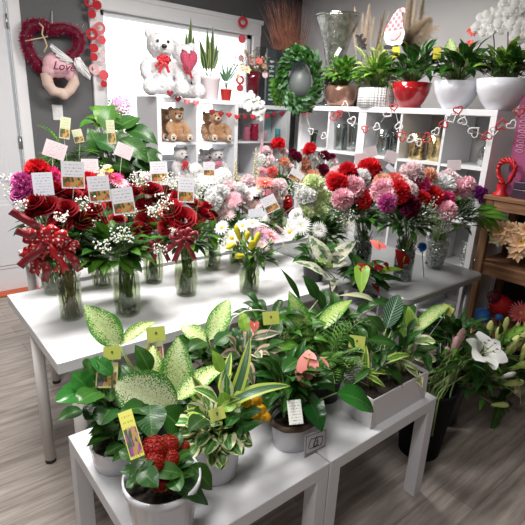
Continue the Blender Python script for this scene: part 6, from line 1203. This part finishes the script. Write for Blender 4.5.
for i, (k, c_, px, py, Y, s_, d) in enumerate(LB):
    q = onY(px, py, Y); e = V((BX+rnd(-.06, .08), BY+rnd(-.09, .06), .385)); bt = V((BX+rnd(-.05, .0), BY+rnd(-.05, .05), .05)); bloom(k, c_, t, q, d, (s_[0]*2.6, s_[1]*2.6, s_[2]*1.15) if k == 'bud' else s_*1.12); m_ = e.lerp(q, .55)+V((0, 0, .02)); S.tube([bt, e, m_, q-V(d).normalized()*.02], [.004, .004, .0035, .003], 6)
    for j in range(5): p = e.lerp(q, rnd(.3, .92)); a = rnd(0, 6.28); dd = V((math.cos(a), math.sin(a), rnd(-.4, .4))).normalized(); F.leaf(p, p+dd*rnd(.08, .14), .024, (0, 0, 1), .15, 'lance', .25, random.randrange(2), n=6)
for i in range(4): e = V((BX+rnd(-.10, .05), BY-.08+rnd(-.03, .03), .385)); S.tube([e-V((0, 0, .2)), e, e+V((rnd(.02, .12), rnd(-.05, .02), rnd(.10, .22)))], .004, 6)
for a, b_, w_ in (((470, 370), (484, 345), .05), ((472, 352), (490, 392), .09), ((478, 360), (476, 392), .07), ((500, 352), (512, 336), .05), ((495, 350), (505, 330), .045), ((505, 385), (487, 441), .05), ((508, 400), (518, 432), .05), ((500, 378), (520, 372), .05), ((500, 392), (475, 380), .05), ((495, 360), (478, 372), .05), ((515, 400), (533, 425), .06), ((480, 345), (462, 335), .04), ((462, 365), (440, 372), .04), ((512, 365), (528, 362), .06), ((485, 338), (480, 322), .04), ((498, 335), (497, 318), .04), ((505, 395), (498, 372), .06), ((488, 385), (468, 398), .04)): F.leaf(onY(*a, .92), onY(*b_, .86), w_, (-.3, -.5, .8), .06, 'lance', .2, 0, n=8)
for i in range(60): q_ = onY(rnd(470, 535), rnd(330, 400), rnd(.93, 1.08)); dd = V((rnd(-.3, 1), rnd(-.8, .2), rnd(-.4, .8))).normalized(); F.leaf(q_, q_+dd*rnd(.09, .14), rnd(.025, .04), (-.3, -.5, .8), .12, 'lance', .25, (0, 1, 2)[i % 3], n=6); S.tube([V((BX, BY, .37)), V((BX, BY, .40)).lerp(q_, .6)+V((0, 0, .03)), q_], [.002, .002, .0015], 4)
S.build('stems', mat('lily_stem_green', (.16, .24, .07), .5), t); F.build('foliage', [green_dark, green_mid, green_lime], t)
# second dark bucket of foliage behind
t = thing('foliage_bucket', 'grey bucket of dark foliage and a dusty pink lily behind the trough planter', 'flower bucket', (1.95, 1.22-.0, 0)); BX2, BY2 = 2.28, 1.10; t.location = (BX2, BY2, 0); ORG[t.name] = V((BX2, BY2, 0))
b = MB(); b.lathe([(.001, 0), (.09, 0), (.12, .34), (.11, .34), (.085, .02), (.001, .02)], (BX2, BY2, 0), 28); b.build('bucket', mat('grey_bucket_plastic', (.06, .06, .065), .4), t); S = MB(); F = MB(); c = V((BX2, BY2, .5)); fill(F, c, .13, 80, (.08, .13), .35, 'lance', .15, (-.2, 1.1), mi=0, stem=S, root=(BX2, BY2, .1)); S.build('stems', stem_dark, t); F.build('foliage', [green_dark], t)
